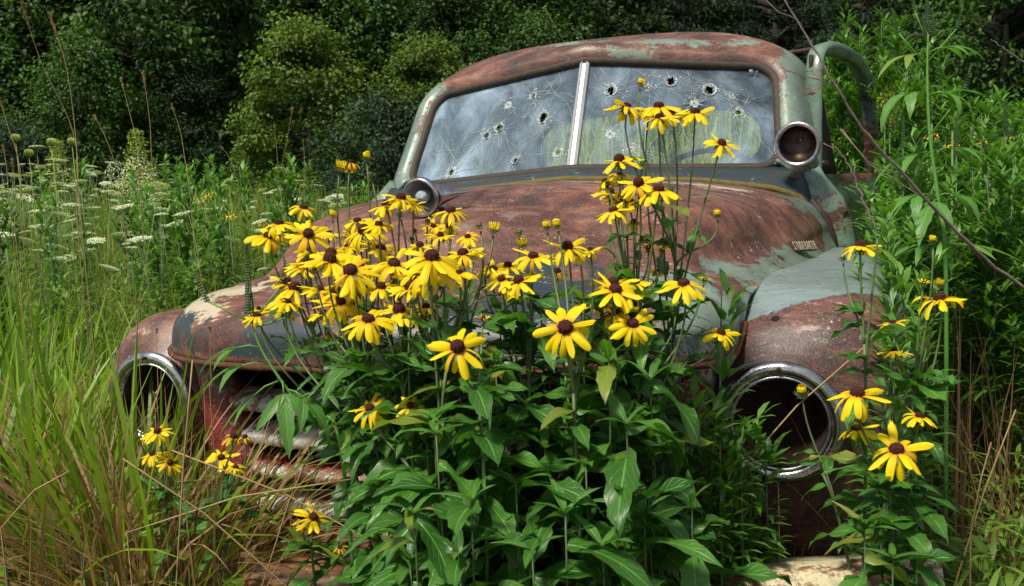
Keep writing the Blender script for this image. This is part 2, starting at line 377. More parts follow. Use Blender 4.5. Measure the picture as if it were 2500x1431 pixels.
def hood_wear(p):
    x, y, z = p; k = fbm(p, 4.5)+.5*fbm(p, 14); k2 = fbm(p+Vector((3, 1, 2)), 7)+.5*fbm(p, 22)
    paint = .10
    paint += .9*sst(.62, .76, x+.08*k)*sst(.93, 1.10, y+.10*k)+.45*sst(.60, .8, x)*sst(.6, .9, y)*sst(1.12, 1.15, z)
    paint += .60*sst(1.09, 1.03, z+.05*k)*sst(.25, .6, x)
    paint += .45*sst(-.4, -.7, x)*sst(.3, .9, y)+.55*sst(-.45, -.62, x)*sst(1.2, 1.1, z)*sst(.9, .6, y)
    paint += .30*math.exp(-((x-.12)**2/.03+(y-.20)**2/.02))+.35*math.exp(-((x+.42)**2/.02+(y-.02)**2/.006))
    pale = .04+.75*math.exp(-((x-.42)**2/.05+(y-.85)**2/.012)) + .75*math.exp(-((x+.38)**2/.012+(y-.78)**2/.02))
    dark_ = 0; pale += .95*math.exp(-((x+.50-.1*k2)**2/.016+(z-1.015-.02*k2)**2/.0007))*sst(.12, .0, y) + .75*math.exp(-((x+.47)**2/.006+(y-.06-.04*k2)**2/.003)) + .6*math.exp(-((x+.56)**2/.004+(y-.10)**2/.004))
    pale += .45*math.exp(-((x-.1)**2/.08+(y-.95)**2/.01))+.5*math.exp(-((x-.30)**2/.03+(z-.95-.02*k2)**2/.0006))*sst(.1, 0, y)
    dark = (.55+.55*sst(-.15, .45, k2))*sst(1.018+.05*k2, .980+.05*k2, z)*sst(.15, -.0, y) + .85*sst(1.16+.05*k, 1.05+.05*k, z)*math.exp(-((x-.22-.1*k)**2/.05))*sst(.4, .2, y)
    e = sst(.940+.006*k2, .930, z)*sst(.1, 0, y)
    dark -= 1.4*e
    return (paint-e, pale+.4*e*sst(0, .5, k2), dark)
hood = tp('hood', mkmesh('hood', HV, [f[::-1] for f in grid(NU+1, NV)], [M['hood']], attrs=wear_attr(HV, hood_wear))); solid(hood, .012, -1)
# rolled lip under the hood edge
lipp = []
for i in range(201):
    t = 3.7+(14-7.4)*i/200; sg = 1
    if t > 7: t = 14-t; sg = -1
    p = hood_pt(t, 0); lipp.append((p[0]*sg, p[1]-.001, p[2]-.004))
mb = MB(); mb.tube(lipp, [.0065+.0022*fbm(p_, 30) for p_ in lipp], 6); tp('hood_edge', mb.mesh('hood_edge', [M['rust']]), label='crumbling rusty rim of the hood')

# --- fenders
def fender(sg):
    K = [ # y, xin, xout, ztop, zbot, power
     (-.030, .580, .792, .912, .700, 2.0), (-.012, .563, .812, .930, .676, 2.0), (.006, .552, .858, .950, .62, 2.1), (.035, .548, .895, .978, .56, 2.3),
     (.075, .553, .925, .998, .50, 2.6), (.14, .570, .930, 1.014, .46, 2.9), (.25, .592, .935, 1.027, .44, 3.2), (.45, .655, .937, 1.035, .45, 3.4),
     (.80, .725, .937, 1.036, .45, 3.4), (1.10, .765, .950, 1.032, .45, 3.2), (1.22, .79, .935, 1.02, .45, 3.0), (1.28, .80, .90, .98, .45, 2.8)]
    V = []; nT = 56; n = 60
    for i in range(n+1):
        y, xi, xo, zt, zb, pw = cr(K, (len(K)-1)*i/n)
        if y > .16: xi -= .055*sst(.16, .35, y)
        if sg < 0: zt -= .055*sst(.03, .3, y); xo -= .10*sst(-.03, .12, y)
        cz = .80; cx = (xi+xo)/2; hx = (xo-xi)/2
        for j in range(nT):
            th = 2*PI*j/nT; c, s = math.cos(th), math.sin(th)
            pp = pw+(5 if (c < 0 and s > 0 and y > .1) else 0)*sst(.1, .3, y)
            q = (abs(c)**pp+abs(s)**pp)**(-1/pp)
            hz = (zt-cz) if s > 0 else (cz-zb)
            V.append((sg*(cx+hx*c*q), y, cz+hz*s*q+.003*fbm((c*q*.3, y, s*q), 6)))
    def wf(p):
        x, y, z = abs(p.x), p.y, p.z
        if sg > 0:
            lim = .075+.10*math.sin(x*9)+.05*fbm(p, 5)
            paint = .95*sst(lim-.02, lim+.04, y)*sst(.95, 1.0, z)+1.1*sst(.25, .4, y)
            paint += .40*math.exp(-((x-.70)**2/.012+(z-.945)**2/.0012)) + .25*sst(.90, .85, z) + .3*math.exp(-((x-.80)**2/.006+(z-.92)**2/.003))
            pale = .10 + .22*math.exp(-((y-.12)**2/.002))*sst(.97, 1.0, z)+.25*math.exp(-((x-.75)**2/.01+(z-.955)**2/.002))
            return (paint, pale, .1*sst(.9, .7, z))
        paint = .12+.2*sst(.95, .9, z); pale = .22*sst(.97, .93, z)*sst(.80, .74, x)+.05
        return (paint, pale, .25*sst(.95, .88, z))
    global FEN
    if sg > 0: FEN = (V, grid(n+1, nT, closed_v=True))
    nose = tp('fender', mkmesh('fender', V, [f if sg < 0 else f[::-1] for f in grid(n+1, nT, closed_v=True)], [M['fender'] if sg > 0 else M['hood']], attrs=wear_attr(V, wf)))
    nose['label'] = 'fender with the large empty headlight ring' if sg > 0 else 'far fender behind dry grass'
    mb = MB(); Mx = axis_mat((sg*.686, -.028, .806), (0, -1, 0))
    mb.lathe([(.094, -.005), (.109, -.002), (.1115, .006), (.110, .012), (.103, .018), (.096, .019), (.090, .017), (.086, .012), (.0855, .004)], Mx, 64)
    ring = tp('headlight_ring', mb.mesh('headlight_ring', [M['chrome']]), label='empty chrome headlight ring near the camera' if sg > 0 else 'empty chrome headlight ring behind dry grass')
    mb = MB(); mb.lathe([(.0865, .006), (.0862, .014), (.0835, .017), (.0805, .014), (.080, .004), (.080, -.01)], Mx, 64)
    tp('retainer_ring', mb.mesh('retainer_ring', [M['chrome2']]), ring)
    mb = MB(); mb.lathe([(.0805, .004), (.080, -.02), (.074, -.06), (.058, -.10), (.030, -.12), (.0005, -.125)], Mx, 48)
    mb.lathe([(.012, -.125), (.012, -.10), (.0005, -.098)], Mx @ Matrix.Translation((.01, -.02, 0)), 12)
    tp('bucket', mb.mesh('headlight_bucket', [M['inner']]), ring)
    mb = MB()
    for k in range(3):
        mb = MB(); th = R_(90+120*k); c = Mx @ Vector((math.sin(th)*.099, math.cos(th)*.099, .021)); mb.lathe([(.0045, 0), (.0045, .003), (.003, .005), (.0002, .005)], axis_mat(c, (0, -1, 0)), 10)
        tp('screw', mb.mesh('ring_screw', [M['rust']]), ring); mb = MB()
fender(1); fender(-1)
from mathutils.bvhtree import BVHTree
hp_, hn_, _, _ = BVHTree.FromPolygons([Vector(v) for v in FEN[0]], FEN[1]).ray_cast(CAM_O, (at(1893, 778, 1)-CAM_O).normalized())
if hn_.dot(CAM_O-hp_) < 0: hn_ = -hn_
mb = MB(); mb.lathe([(.0082, .0004), (.0068, .0010), (.0060, .0006), (.0002, .0005)], axis_mat(hp_, hn_), 14)  # near-black disc on the sheet; shade inside the hole is its colour
tp('hole', mb.mesh('hole_shade_disc', [M['dark']]), label='dark disc standing for the small hole above the near headlight')
# fender inner aprons and inner bay
mb = MB()
for sg in (1, -1): mb.box((sg*.545, .30, .72), (.02, .55, .46))
mb.box((0, .28, .62), (1.09, .02, .62)); mb.box((0, .75, .42), (1.5, 1.4, .02)); mb.box((0, 1.1, .72), (1.50, .03, .6))
tp('engine_bay', mb.mesh('engine_bay', [M['dark']], smooth=False))

# --- grille: posts, blades, openings
def gy(x): return -.045 - .085*(1-(x/.56)**2)
gp = empty('grille', (0, 0, 0), truck); gp.location = T0
def wear_const(fn): return fn
def blade(z, hw, tone, kind):
    V = []; n = 36
    prof = [(.075, .020), (.030, .017), (.002, .006), (-.003, -.002), (.000, -.014), (.010, -.018), (.05, -.014)]
    for i in range(n+1):
        x = -hw+2*hw*i/n; yb = gy(x); e = sst(1.0, .93, abs(x)/hw)
        for (dy, dz) in prof: V.append((x, yb+dy+.03*(1-e), z+dz*(.35+.65*e)))
    def wf(p):
        front = sst(.012, .0, p.y-gy(p.x)); up = sst(z+.004, z+.012, p.z)
        if tone == 'red': return (.50-.1*front, .1, .80*up+.1)
        return (.56-.12*up, .2, 0)
    o = link('grille_bar', mkmesh('grille_bar', V, grid(n+1, len(prof)), [M['grille']], attrs=wear_attr(V, wf)), gp)
    if tone == 'red': o['label'] = 'red and cream grille bar'
for z, hw, tone in ((.818, .47, 'w'), (.748, .44, 'w'), (.678, .425, 'red'), (.605, .41, 'w')): blade(z, hw, tone, 0)
def wall(pts_out, pts_in, mat_, name, fn, label=None):
    V = []; n = len(pts_out)
    for a, b in zip(pts_out, pts_in): V += [a, b]
    o = link(name, mkmesh(name, V, [(2*i, 2*i+1, 2*i+3, 2*i+2) for i in range(n-1)], [mat_], attrs=wear_attr(V, fn)), gp); solid(o, .006, 0)
    if label: o['label'] = label
    return o
for sg in (-1, 1):                                               # side posts of the grille shell
    V = []; n = 22; m_ = 9
    for i in range(n+1):
        z = .93-.42*i/n; xin = .505-.10*sst(.93, .60, z) - .03*sst(.90, .86, z)+.035*sst(.90, .925, z)
        for j in range(m_):
            u = j/(m_-1); x = (.572-.01*sst(.9, .6, z))*(1-u)+xin*u
            V.append((sg*x, gy(min(.555, x))+.055-.055*math.sin(PI*min(1, u*1.1))**.6+.02*(u > .99), z))
    def wf(p):
        k = fbm((p.x*1.5, p.y, p.z*.6), 14); a = sst(.50, .53, abs(p.x)+.05*k)
        return (.55, .32-.2*a, .25+.62*sst(.90, .84, p.z+.05*k))
    o = link('grille_post', mkmesh('grille_post', V, grid(n+1, m_), [M['grille']], attrs=wear_attr(V, wf)), gp); solid(o, .006, 0)
    o['label'] = 'peeling red and white grille side post'
V = []
for i in range(41):                                              # header above the first opening
    x = -.56+1.12*i/40
    for dy, z in ((.03, .935), (.012, .925), (.006, .912), (.012, .898), (.04, .893)): V.append((x, gy(x)+dy, z))
link('grille_header', mkmesh('grille_header', V, grid(41, 5), [M['grille']], attrs=wear_attr(V, lambda p: (.25, .05, .1))), gp)
mb = MB(); mb.box((-.155, -.06, .66), (.022, .02, .17)); mb.box((.155, -.06, .66), (.022, .02, .17)); mb.box((.0, -.10, .75), (.022, .02, .30))
link('grille_brace', mb.mesh('grille_brace', [M['rust']], smooth=False), gp)
V = []
for i in range(41):                                              # valance below the bars
    x = -.60+1.2*i/40
    for dy, z in ((.05, .585), (.01, .575), (.0, .52), (.02, .44), (.06, .40)): V.append((x, gy(min(.56, abs(x)))+dy, z))
o = tp('valance', mkmesh('valance', V, grid(41, 5), [M['grille']], attrs=wear_attr(V, lambda p: (.12, .0, .55)))); solid(o, .005, 0)

# --- bumper
V = []; n = 60; prof = [(.10, .040), (.05, .052), (.012, .050), (-.006, .038), (-.012, .015), (-.010, -.03), (-.004, -.062), (.02, -.075), (.05, -.072)]
for i in range(n+1):
    x = -.93+1.86*i/n; y = -.36+.16*abs(x/.93)**2.6; zc = .545+.042*x+.006*fbm((x, 0, 0), 5)
    for (dy, dz) in prof: V.append((x, y+dy, zc+dz))
o = tp('bumper', mkmesh('bumper', V, grid(n+1, len(prof)), [M['bumper']], attrs=wear_attr(V, lambda p: (.42*sst(.56, .62, p.z)+.1, .25*sst(.58, .62, p.z), 0)))); solid(o, .004, 0)
for sg in (-1, 1):
    mb = MB(); mb.box((sg*.42, -.08, .53), (.05, .5, .07)); tp('bumper_bracket', mb.mesh('bumper_bracket', [M['rust']], smooth=False))

# --- windshield
BC, TC, BO, TO = (Vector((0, 1.157, 1.307)), Vector((0, 1.382, 1.662)), Vector((.629, 1.276, 1.277)), Vector((.608, 1.522, 1.603)))
GW, GH = .64, .40
def W(a, b, h=0.):
    u = abs(a)/GW; v = b/GH; p = (BC*(1-u)+BO*u)*(1-v)+(TC*(1-u)+TO*u)*v
    du = BO-BC; dv = TC-BC; nn = du.cross(dv).normalized()
    if nn.y > 0: nn = -nn
    p = p+nn*h
    return Vector((p.x if a >= 0 else -p.x, p.y, p.z))
def rrect(off, n=12, rb=.070, rt=.075):
    """closed outline of the whole windshield in (a, b), counter-clockwise from bottom right"""
    P = []; hw = GW+off; b0 = -off; b1 = GH+off
    for cx, cy, r, a0 in ((hw-rb-off*.6, b0+rb+off*.6, rb+off*.6, -90), (hw-rt-off*.6, b1-rt-off*.6, rt+off*.6, 0), (-(hw-rt-off*.6), b1-rt-off*.6, rt+off*.6, 90), (-(hw-rb-off*.6), b0+rb+off*.6, rb+off*.6, 180)):
        if a0 == 90:
            for k in range(1, 12): P.append((hw-rt-off*.6)*(1-2*k/12) if 0 else None) or P.pop()
        for k in range(n+1):
            th = R_(a0+90*k/n); P.append((cx+r*math.cos(th), cy+r*math.sin(th)))
        if a0 == 0:
            x0 = P[-1][0]
            for k in range(1, 20): P.append((x0*(1-2*k/20), b1))
        if a0 == 180:
            x0 = P[-1][0]
            for k in range(1, 20): P.append((x0*(1-2*k/20), b0))
        if a0 == -90:
            z0, z1 = P[-1][1], b1-rt-off*.6
            for k in range(1, 8): P.append((hw, z0+(z1-z0)*k/8))
        if a0 == 90:
            z0, z1 = P[-1][1], b0+rb+off*.6
            for k in range(1, 8): P.append((-hw, z0+(z1-z0)*k/8))
    return P
# bullet holes as seen in the photograph: px, py, hole radius (m), crushed ring radius (m), state: 1 open, 0 plugged star
HOLES = [(1324,285,.0125,.040,1),(1214,307,.0125,.034,1),(1183,326,.010,.030,1),(1297,229,.006,.028,1),(1257,391,.007,.024,1),(1100,419,.009,.040,1),(1234,250,.004,.026,0),(1362,372,.007,.034,1),
 (1493,218,.0125,.036,1),(1642,189,.013,.034,1),(1739,207,.013,.042,1),(1810,264,.007,.032,1),(1795,225,.003,.022,0),(1490,328,.006,.028,0),(1540,365,.004,.026,0),(1700,245,.003,.034,0),(1590,205,.003,.020,0)]
def to_ab(px, py, side):
    v = FW + RT*((px-1250)/F_PX) - UP*((py-715.5)/F_PX)
    p0 = W(0, 0); n_ = (W(side*.5, 0)-p0).cross(W(0, .4)-p0); t = (p0-CAM_O).dot(n_)/v.dot(n_); q = CAM_O+v*t
    du = (W(side*.64, 0)-p0); dv = (W(0, .4)-p0)
    a11, a12, a22 = du.dot(du), du.dot(dv), dv.dot(dv); b1, b2 = (q-p0).dot(du), (q-p0).dot(dv); D = a11*a22-a12*a12
    return side*GW*(b1*a22-b2*a12)/D, GH*(a11*b2-a12*b1)/D
m, n_, o_ = mat('dirty_sheen_glass'); g = N(n_); tc = g.new('ShaderNodeTexCoord').outputs['Object']
mp = g.new('ShaderNodeMapping'); mp.inputs['Scale'].default_value = (3.4, 2.4, 2.4); mp.inputs['Rotation'].default_value = (0, .7, 0); g.l(tc, mp.inputs[0])
dn = g.noise(1.3, 4, .6, mp.outputs[0], .6); fn_ = g.noise(120, 4, .7, tc)
lx = g.new('ShaderNodeSeparateXYZ'); g.l(tc, lx.inputs[0]); lf = g.ramp(g.math('MULTIPLY_ADD', lx.outputs[0], -.9, .45), [(.2, 0.), (.85, 1.)])
sc2 = g.noise(9, 5, .7, tc)
dust_sheen = g.math('ADD', g.math('MULTIPLY', g.ramp(dn, [(.44, 0.), (.70, 1.)]), .46), g.math('MULTIPLY', g.ramp(sc2, [(.4, 0.), (.75, 1.)]), .22)); dust_sheen = g.math('ADD', dust_sheen, g.math('MULTIPLY', lf, .42)); dust_sheen = g.math('MULTIPLY', dust_sheen, g.math('ADD', fn_, .5)); dust_sheen = g.math('ADD', dust_sheen, .04, clamp=True)  # dust film; blue-white sky reflection is painted into it, stronger on the far pane
dif = g.pbr(g.ramp(dn, [(.3, (.05, .09, .13)), (.7, (.34, .45, .58))]), .8, 0., .2)
tr = g.new('ShaderNodeBsdfTransparent'); tr.inputs[0].default_value = (.86, .93, .88, 1)
gl = g.new('ShaderNodeBsdfGlossy'); gl.inputs['Roughness'].default_value = .09; gl.inputs[0].default_value = (.74, .90, .92, 1)
g.l(g.bump(g.noise(6, 3, .5, tc), .25, .01), gl.inputs['Normal'])
fr = g.new('ShaderNodeFresnel'); fr.inputs[0].default_value = 1.6
m1 = g.new('ShaderNodeMixShader'); g.l(dust_sheen, m1.inputs[0]); g.l(tr.outputs[0], m1.inputs[1]); g.l(dif.outputs[0], m1.inputs[2])
m2 = g.new('ShaderNodeMixShader'); g.l(g.math('ADD', g.math('MULTIPLY', fr.outputs[0], .8), .08, clamp=True), m2.inputs[0]); g.l(m1.outputs[0], m2.inputs[1]); g.l(gl.outputs[0], m2.inputs[2])
g.l(m2.outputs[0], o_.inputs[0]); M['glass'] = m
M['crush'] = simple('crushed_glass', (.16, .20, .21), .4, scale=190, var=.6, bump=1., col2=(.62, .70, .71))
M['crack'] = simple('crack_dark', (.02, .025, .03), .5, scale=25, col2=(.34, .40, .43), var=.2)
ws = empty('windshield', (0, 0, 0), truck); ws.location = T0
outl = rrect(0.0)
for side in (1, -1):
    half = [(a, b) for a, b in outl if a*side > .012]
    # order so the outline runs round this half only
    poly = [(.012*side, 0.0), (.012*side, GH)] + sorted(half, key=lambda q: -math.atan2(q[1]-GH/2, (q[0]*side-.02)))
    hs = [(to_ab(px, py, side), r, c, op) for px, py, r, c, op in [(h[0], h[1], h[2]*random.uniform(1.1, 1.6), h[3]*random.uniform(.8, 1.25), h[4]) for h in HOLES] if (px > 1410) == (side > 0)]
    pts = [Vector(p) for p in poly]; edges = [(i, (i+1) % len(pts)) for i in range(len(pts))]; loops = []
    for (a, b), r, c, op in hs:
        if not op: continue
        k0 = len(pts); lp = []
        for k in range(11):
            th = 2*PI*k/11; rr = r*random.uniform(.5, 1.2); lp.append((a+rr*math.cos(th)*.8, b+rr*math.sin(th)*1.1)); pts.append(Vector(lp[-1]))
        edges += [(k0+k, k0+(k+1) % 11) for k in range(11)]; loops.append(lp)
    vs, _, fs, *_r = geometry.delaunay_2d_cdt(pts, edges, [], 1, 1e-5)
    def inside(p, lp):
        c = False
        for i in range(len(lp)):
            x1, y1 = lp[i]; x2, y2 = lp[i-1]
            if (y1 > p[1]) != (y2 > p[1]) and p[0] < (x2-x1)*(p[1]-y1)/(y2-y1)+x1: c = not c
        return c
    keep = []
    for f in fs:
        cc = sum((vs[i] for i in f), Vector((0, 0)))/len(f)
        if inside(cc, poly) and not any(inside(cc, lp) for lp in loops): keep.append(f)
    gl_ = link('windshield_glass', mkmesh('windshield_glass', [W(v.x, v.y, .0) for v in vs], keep, [M['glass']], smooth=False), ws)
    gl_['label'] = 'pane of shot glass nearer the spotlight' if side > 0 else 'far pane of shot glass'
    for (a, b), r, c, op in hs:                                  # frosted crater round each hole, with short splinters
        mb = MB(); nn = 26; r0 = r*.95 if op else .0015; V = []
        for k in range(nn):
            th = 2*PI*k/nn; j = random.uniform(.75, 1.2); e = c*.46*random.uniform(.7, 1.2)+r*.3
            for q, (rr, h) in enumerate(((r0*j, -.001), (r0*1.1+.004*j, .0035), (e, .0012))):
                V.append(W(a+rr*math.cos(th), b+rr*math.sin(th), h))
        mb.add(V, grid(nn, 3, closed_u=True))
        for k in range(random.randint(4, 15)):                  # radial splinters
            th = random.uniform(0, 2*PI); L = c*random.uniform(.5, 1.5); s0 = c*.3; w_ = random.uniform(.0004, .0010)
            dx, dy = math.cos(th), math.sin(th); bend = random.uniform(-.3, .3)
            P_ = []
            for q in range(4):
                t = q/3; x = a+dx*(s0+L*t)-dy*bend*L*t*t; y = b+dy*(s0+L*t)+dx*bend*L*t*t; ww = w_*(1-t*.7)
                P_ += [W(x-dy*ww, y+dx*ww, .0022), W(x+dy*ww, y-dx*ww, .0022)]
            mb.add(P_, [(2*q, 2*q+1, 2*q+3, 2*q+2) for q in range(3)])
        for k in range(random.randint(5, 16)):                    # loose frosted flecks
            th = random.uniform(0, 2*PI); rr = c*random.uniform(.6, 1.3); s = random.uniform(.0015, .004)
            mb.add([W(a+rr*math.cos(th)+s*math.cos(q*1.3)*random.uniform(.6, 1), b+rr*math.sin(th)+s*math.sin(q*1.3), .0018) for q in range(5)], [(0, 1, 2, 3, 4)])
        link('bullet_hole' if op else 'impact_star', mb.mesh('bullet_hole', [M['crush']], smooth=False), gl_)
    mb = MB()                                                     # long cracks running across the pane
    for k in range(64):
        (a, b), r, c, op = random.choice(hs); th = random.uniform(0, 2*PI); L = random.uniform(.08, .38); n4 = 12; pr_ = []
        x, y = a, b
        for q in range(n4):
            th += random.gauss(0, .24); x += math.cos(th)*L/n4; y += math.sin(th)*L/n4
            if not (.02 < x*side < GW-.012 and .008 < y < GH-.01): break
            ww = .0006; pr_ += [W(x-math.sin(th)*ww, y+math.cos(th)*ww, .0012), W(x+math.sin(th)*ww, y-math.cos(th)*ww, .0012)]
        if len(pr_) > 4: mb.add(pr_, [(2*q, 2*q+1, 2*q+3, 2*q+2) for q in range(len(pr_)//2-1)])
    link('crack', mb.mesh('long_crack', [M['crack']], smooth=False), gl_)['kind'] = 'stuff'
mb = MB()
V = []
for i in range(9):
    b = -.008+(GH+.016)*i/8
    for (a, h) in ((-.018, .0), (-.015, .010), (-.004, .014), (-.0035, .009), (.0035, .009), (.004, .014), (.015, .010), (.018, .0)): V.append(W(a, b, h+.002) if a >= 0 else W(a, b, h+.002))
mb.add(V, grid(9, 8)); link('divider', mb.mesh('windshield_divider', [M['alu']], smooth=False), ws)['label'] = 'bright aluminium centre divider'
seal = rrect(.008); P_ = [W(a, b, .004) for a, b in seal]; mb = MB(); Vt, Ft = tube(P_+[P_[0]], .017, 8, False); mb.add(Vt, Ft)
link('rubber_seal', mb.mesh('windshield_seal', [M['rubber']]), ws)
# crumbs of white sealant left on the frame
mb = MB()
for (px, py, s) in ((1010, 372, .009), (1000, 392, .013), (993, 418, .008), (990, 428, .010), (986, 445, .009), (1110, 448, .012), (1125, 452, .006), (1846, 158, .010), (1860, 160, .006), (1660, 148, .010), (1905, 240, .007), (1908, 262, .006), (1904, 290, .007), (1906, 330, .006), (1890, 405, .008), (1870, 412, .008), (1855, 414, .008), (1840, 408, .006), (1400, 145, .006), (1560, 140, .007), (1905, 310, .005), (1906, 350, .005)):
    a, b = to_ab(px, py, 1 if px > 1410 else -1)
    c = W(a, b, .018); V = []
    for q in range(9): th = 2*PI*q/9; rr = s*random.uniform(.6, 1.1); V.append(W(a+rr*math.cos(th), b+rr*math.sin(th)*.7, .012))
    V.append(W(a, b, .021)); mb.add(V, [(q, (q+1) % 9, 9) for q in range(9)])
link('sealant_crumb', mb.mesh('sealant_crumbs', [M['crush']], smooth=False), ws)['kind'] = 'stuff'

# --- cab shell: loops round the windshield opening, then back over the roof
base = rrect(.016)
idx = [i for i, (a, b) in enumerate(base) if True]
# keep the arc from the lower right corner over the top to the lower left corner
def super_loop(hw, zt, zb, y, pw, pts, ysag=0.0):
    P = []; zc = 1.40
    for a, b in pts:
        th = math.atan2((b/GH)-.34, a/GW); c, s = math.cos(th), math.sin(th)
        q = (abs(c)**pw+abs(s)**pw)**(-1/pw); z = zc+((zt-zc) if s > 0 else (zc-zb))*s*q
        x = hw*c*q
        P.append(Vector((x, y+ysag*(abs(x)/hw)**2, z)))
    return P
i0 = 6; i1 = [i for i, (a, b) in enumerate(base) if a < 0][-1]
arc = base[i0:len(base)-19-6]
n_arc = len(arc)
rows = []
ob = {}
for off, h in ((.004, -.006), (.022, .006), (.030, .017), (.048, .012), (.060, .006)):
    full = rrect(off)[i0:len(base)-19-6]; rows.append([W(a, b, h) for a, b in full])
def mixrow(A, B, t): return [p.lerp(q, t) for p, q in zip(A, B)]
L4 = super_loop(.705, 1.735, 1.21, 1.50, 3.6, arc, .02); 
for i, p in enumerate(L4):                                       # the brow follows the raked glass
    v = (p.z-1.25)/.45; p.y = 1.29+.26*v+.09*(abs(p.x)/.7)**2
L5 = super_loop(.728, 1.768, 1.19, 1.60, 3.2, arc, .05)
for p in L5: v = max(0, (p.z-1.25)/.5); p.y = 1.37+.28*v+.08*(abs(p.x)/.74)**2
L6 = super_loop(.742, 1.786, 1.17, 1.75, 3.0, arc, .03)
for p in L6: v = max(0, (p.z-1.25)/.5); p.y = 1.46+.32*v+.03*(abs(p.x)/.76)**2
L7 = super_loop(.752, 1.792, 1.16, 1.95, 3.0, arc); L8 = super_loop(.758, 1.785, 1.16, 2.2, 3.0, arc)
L9 = super_loop(.765, 1.765, 1.16, 2.38, 3.0, arc); L10 = super_loop(.735, 1.725, 1.16, 2.47, 3.0, arc); L11 = super_loop(.68, 1.66, 1.2, 2.52, 3.0, arc)
rows += [mixrow(rows[-1], L4, .5), L4, mixrow(L4, L5, .5), L5, mixrow(L5, L6, .5), L6, mixrow(L6, L7, .5), L7, L8, L9, L10, L11]
RV = [p for r in rows for p in r]; RF = []
nr = len(rows)
for i in range(nr-1):
    for j in range(n_arc-1):
        pz = min(rows[i][j].z, rows[i+1][j+1].z); yy = (rows[i][j].y+rows[i+1][j].y)/2
        if 10 <= i <= 13 and pz < 1.68 and abs(rows[i][j].x) > .6: continue        # door openings
        a = i*n_arc+j; RF.append((a, a+1, a+1+n_arc, a+n_arc))
def cab_wear(p):
    x, y, z = p
    paint = .14+.80*sst(.60, .69, x)+.70*sst(-.60, -.68, x)*sst(1.75, 1.6, z)+.30*sst(.4, .65, abs(x))*sst(1.62, 1.74, z)
    paint += .35*math.exp(-((x+.12)**2/.02+(z-1.74)**2/.001)) + .28*math.exp(-((x-.25)**2/.03+(z-1.71)**2/.0006))
    k = fbm((x*1.2, y*4, z*9), 3); paint += .30*sst(.1, .5, k); pale = .05+.25*sst(.2, .6, -k)+.62*math.exp(-((x-.60)**2/.010+(z-1.745)**2/.0012))+.35*math.exp(-((x+.13)**2/.02+(z-1.745)**2/.0008))
    return (paint, pale, 0)
sh = tp('cab_shell', mkmesh('cab_shell', RV, RF, [M['cab']], attrs=wear_attr(RV, cab_wear))); solid(sh, .018, -1)
# drip rail along the right and left roof side
mb = MB()
for sg in (1, -1):
    j = [k for k, p in enumerate(L6) if p.x*sg > 0 and p.z > 1.25]
    j = sorted(j, key=lambda k: L6[k].z)
    pts = [L6[k]+Vector((sg*.006, .01, 0)) for k in j if L6[k].z < 1.70]
    pts += [Vector((sg*(.735+.02), y, 1.715)) for y in (1.95, 2.2, 2.4)]
    mb.tube(pts, .009, 6)
tp('drip_rail', mb.mesh('drip_rail', [M['cab']], attrs=None))
# --- cowl between glass and hood, right and left cowl sides
V = []; n = 60
for i in range(n+1):
    a = -.70+1.40*i/n; u = abs(a)/.64
    top = W(max(-.66, min(.66, a)), -.012, .010); top.x = a if abs(a) > .6 else top.x
    hp = hood_pt(0, 5*(1-min(1, abs(a)/.75))) if abs(a) < .75 else hood_pt(0, 1)
    fx = a*1.045; zz = np.interp(abs(fx), [0, .40, .62, .69, .75], [1.266, 1.243, 1.208, 1.180, 1.12])
    yy = np.interp(abs(fx), [0, .40, .69, .76], [1.03, 1.075, 1.135, 1.155])
    e = Vector((fx, yy+.012, zz-.006))
    for t, h in ((0, 0), (.25, .006), (.55, .010), (.85, .006), (1, -.012)):
        p = top.lerp(e, t); p.z += h; V.append(p)
cw = tp('cowl', mkmesh('cowl', V, grid(n+1, 5), [M['cab']], attrs=wear_attr(V, lambda p: (.30, 0, .78)))); solid(cw, .01, 0)
mb = MB(); gk = []
for i in range(61):
    x = -.74+1.48*i/60; ax = abs(x)
    gk.append((x, np.interp(ax, [0, .40, .69, .76], [1.03, 1.075, 1.135, 1.155])+.018, np.interp(ax, [0, .40, .62, .69, .75], [1.266, 1.243, 1.208, 1.180, 1.11])+.003))
mb.tube(gk, .0115, 6); tp('hood_gasket', mb.mesh('hood_gasket', [M['gasket']]))
for sg in (1, -1):                                               # cowl side, from the pillar foot to the sill
    V = []; n = 14
    zs = np.linspace(1.30, .50, n)
    for z in zs:
        xo = np.interp(z, [.5, 1.0, 1.15, 1.24, 1.30], [.86, .86, .835, .765, .735]); y0 = np.interp(z, [.5, 1.05, 1.2, 1.30], [1.20, 1.20, 1.19, 1.30])
        for (dx, dy) in ((-.10, -.004), (-.03, .0), (-.008, .012), (0, .04), (.0, .22), (-.02, .235)): V.append((sg*(xo+dx), y0+dy, z))
    o = tp('cowl_side', mkmesh('cowl_side', V, [f if sg > 0 else f[::-1] for f in grid(n, 6)], [M['door']], attrs=wear_attr(V, lambda p: (.55, .1, .15)))); solid(o, .006, 0)
# black strip standing for the shade in the hood-to-cowl gap, and rusty hinge at the near side
mb = MB(); pts = [(.725, 1.178, 1.175), (.765, 1.185, 1.12), (.785, 1.19, 1.06), (.795, 1.195, .98)]; mb.tube(pts, [.008, .012, .013, .012], 6); tp('gap_shade_strip', mb.mesh('gap_shade_strip', [M['rubber']]))
mb = MB(); h0 = aty(2010, 480, 1.30); mb.tube([h0+Vector((-.01, 0, .012)), h0, h0+Vector((.012, -.01, -.035)), h0+Vector((.020, -.01, -.075))], [.007, .013, .010, .006], 8); mb.box(h0+Vector((.004, -.004, -.02)), (.02, .02, .035)); mb.tube([h0+Vector((-.03, 0, -.005)), h0+Vector((-.005, -.012, .006))], .005, 6)
tp('door_hinge', mb.mesh('door_hinge', [M['rust']]))

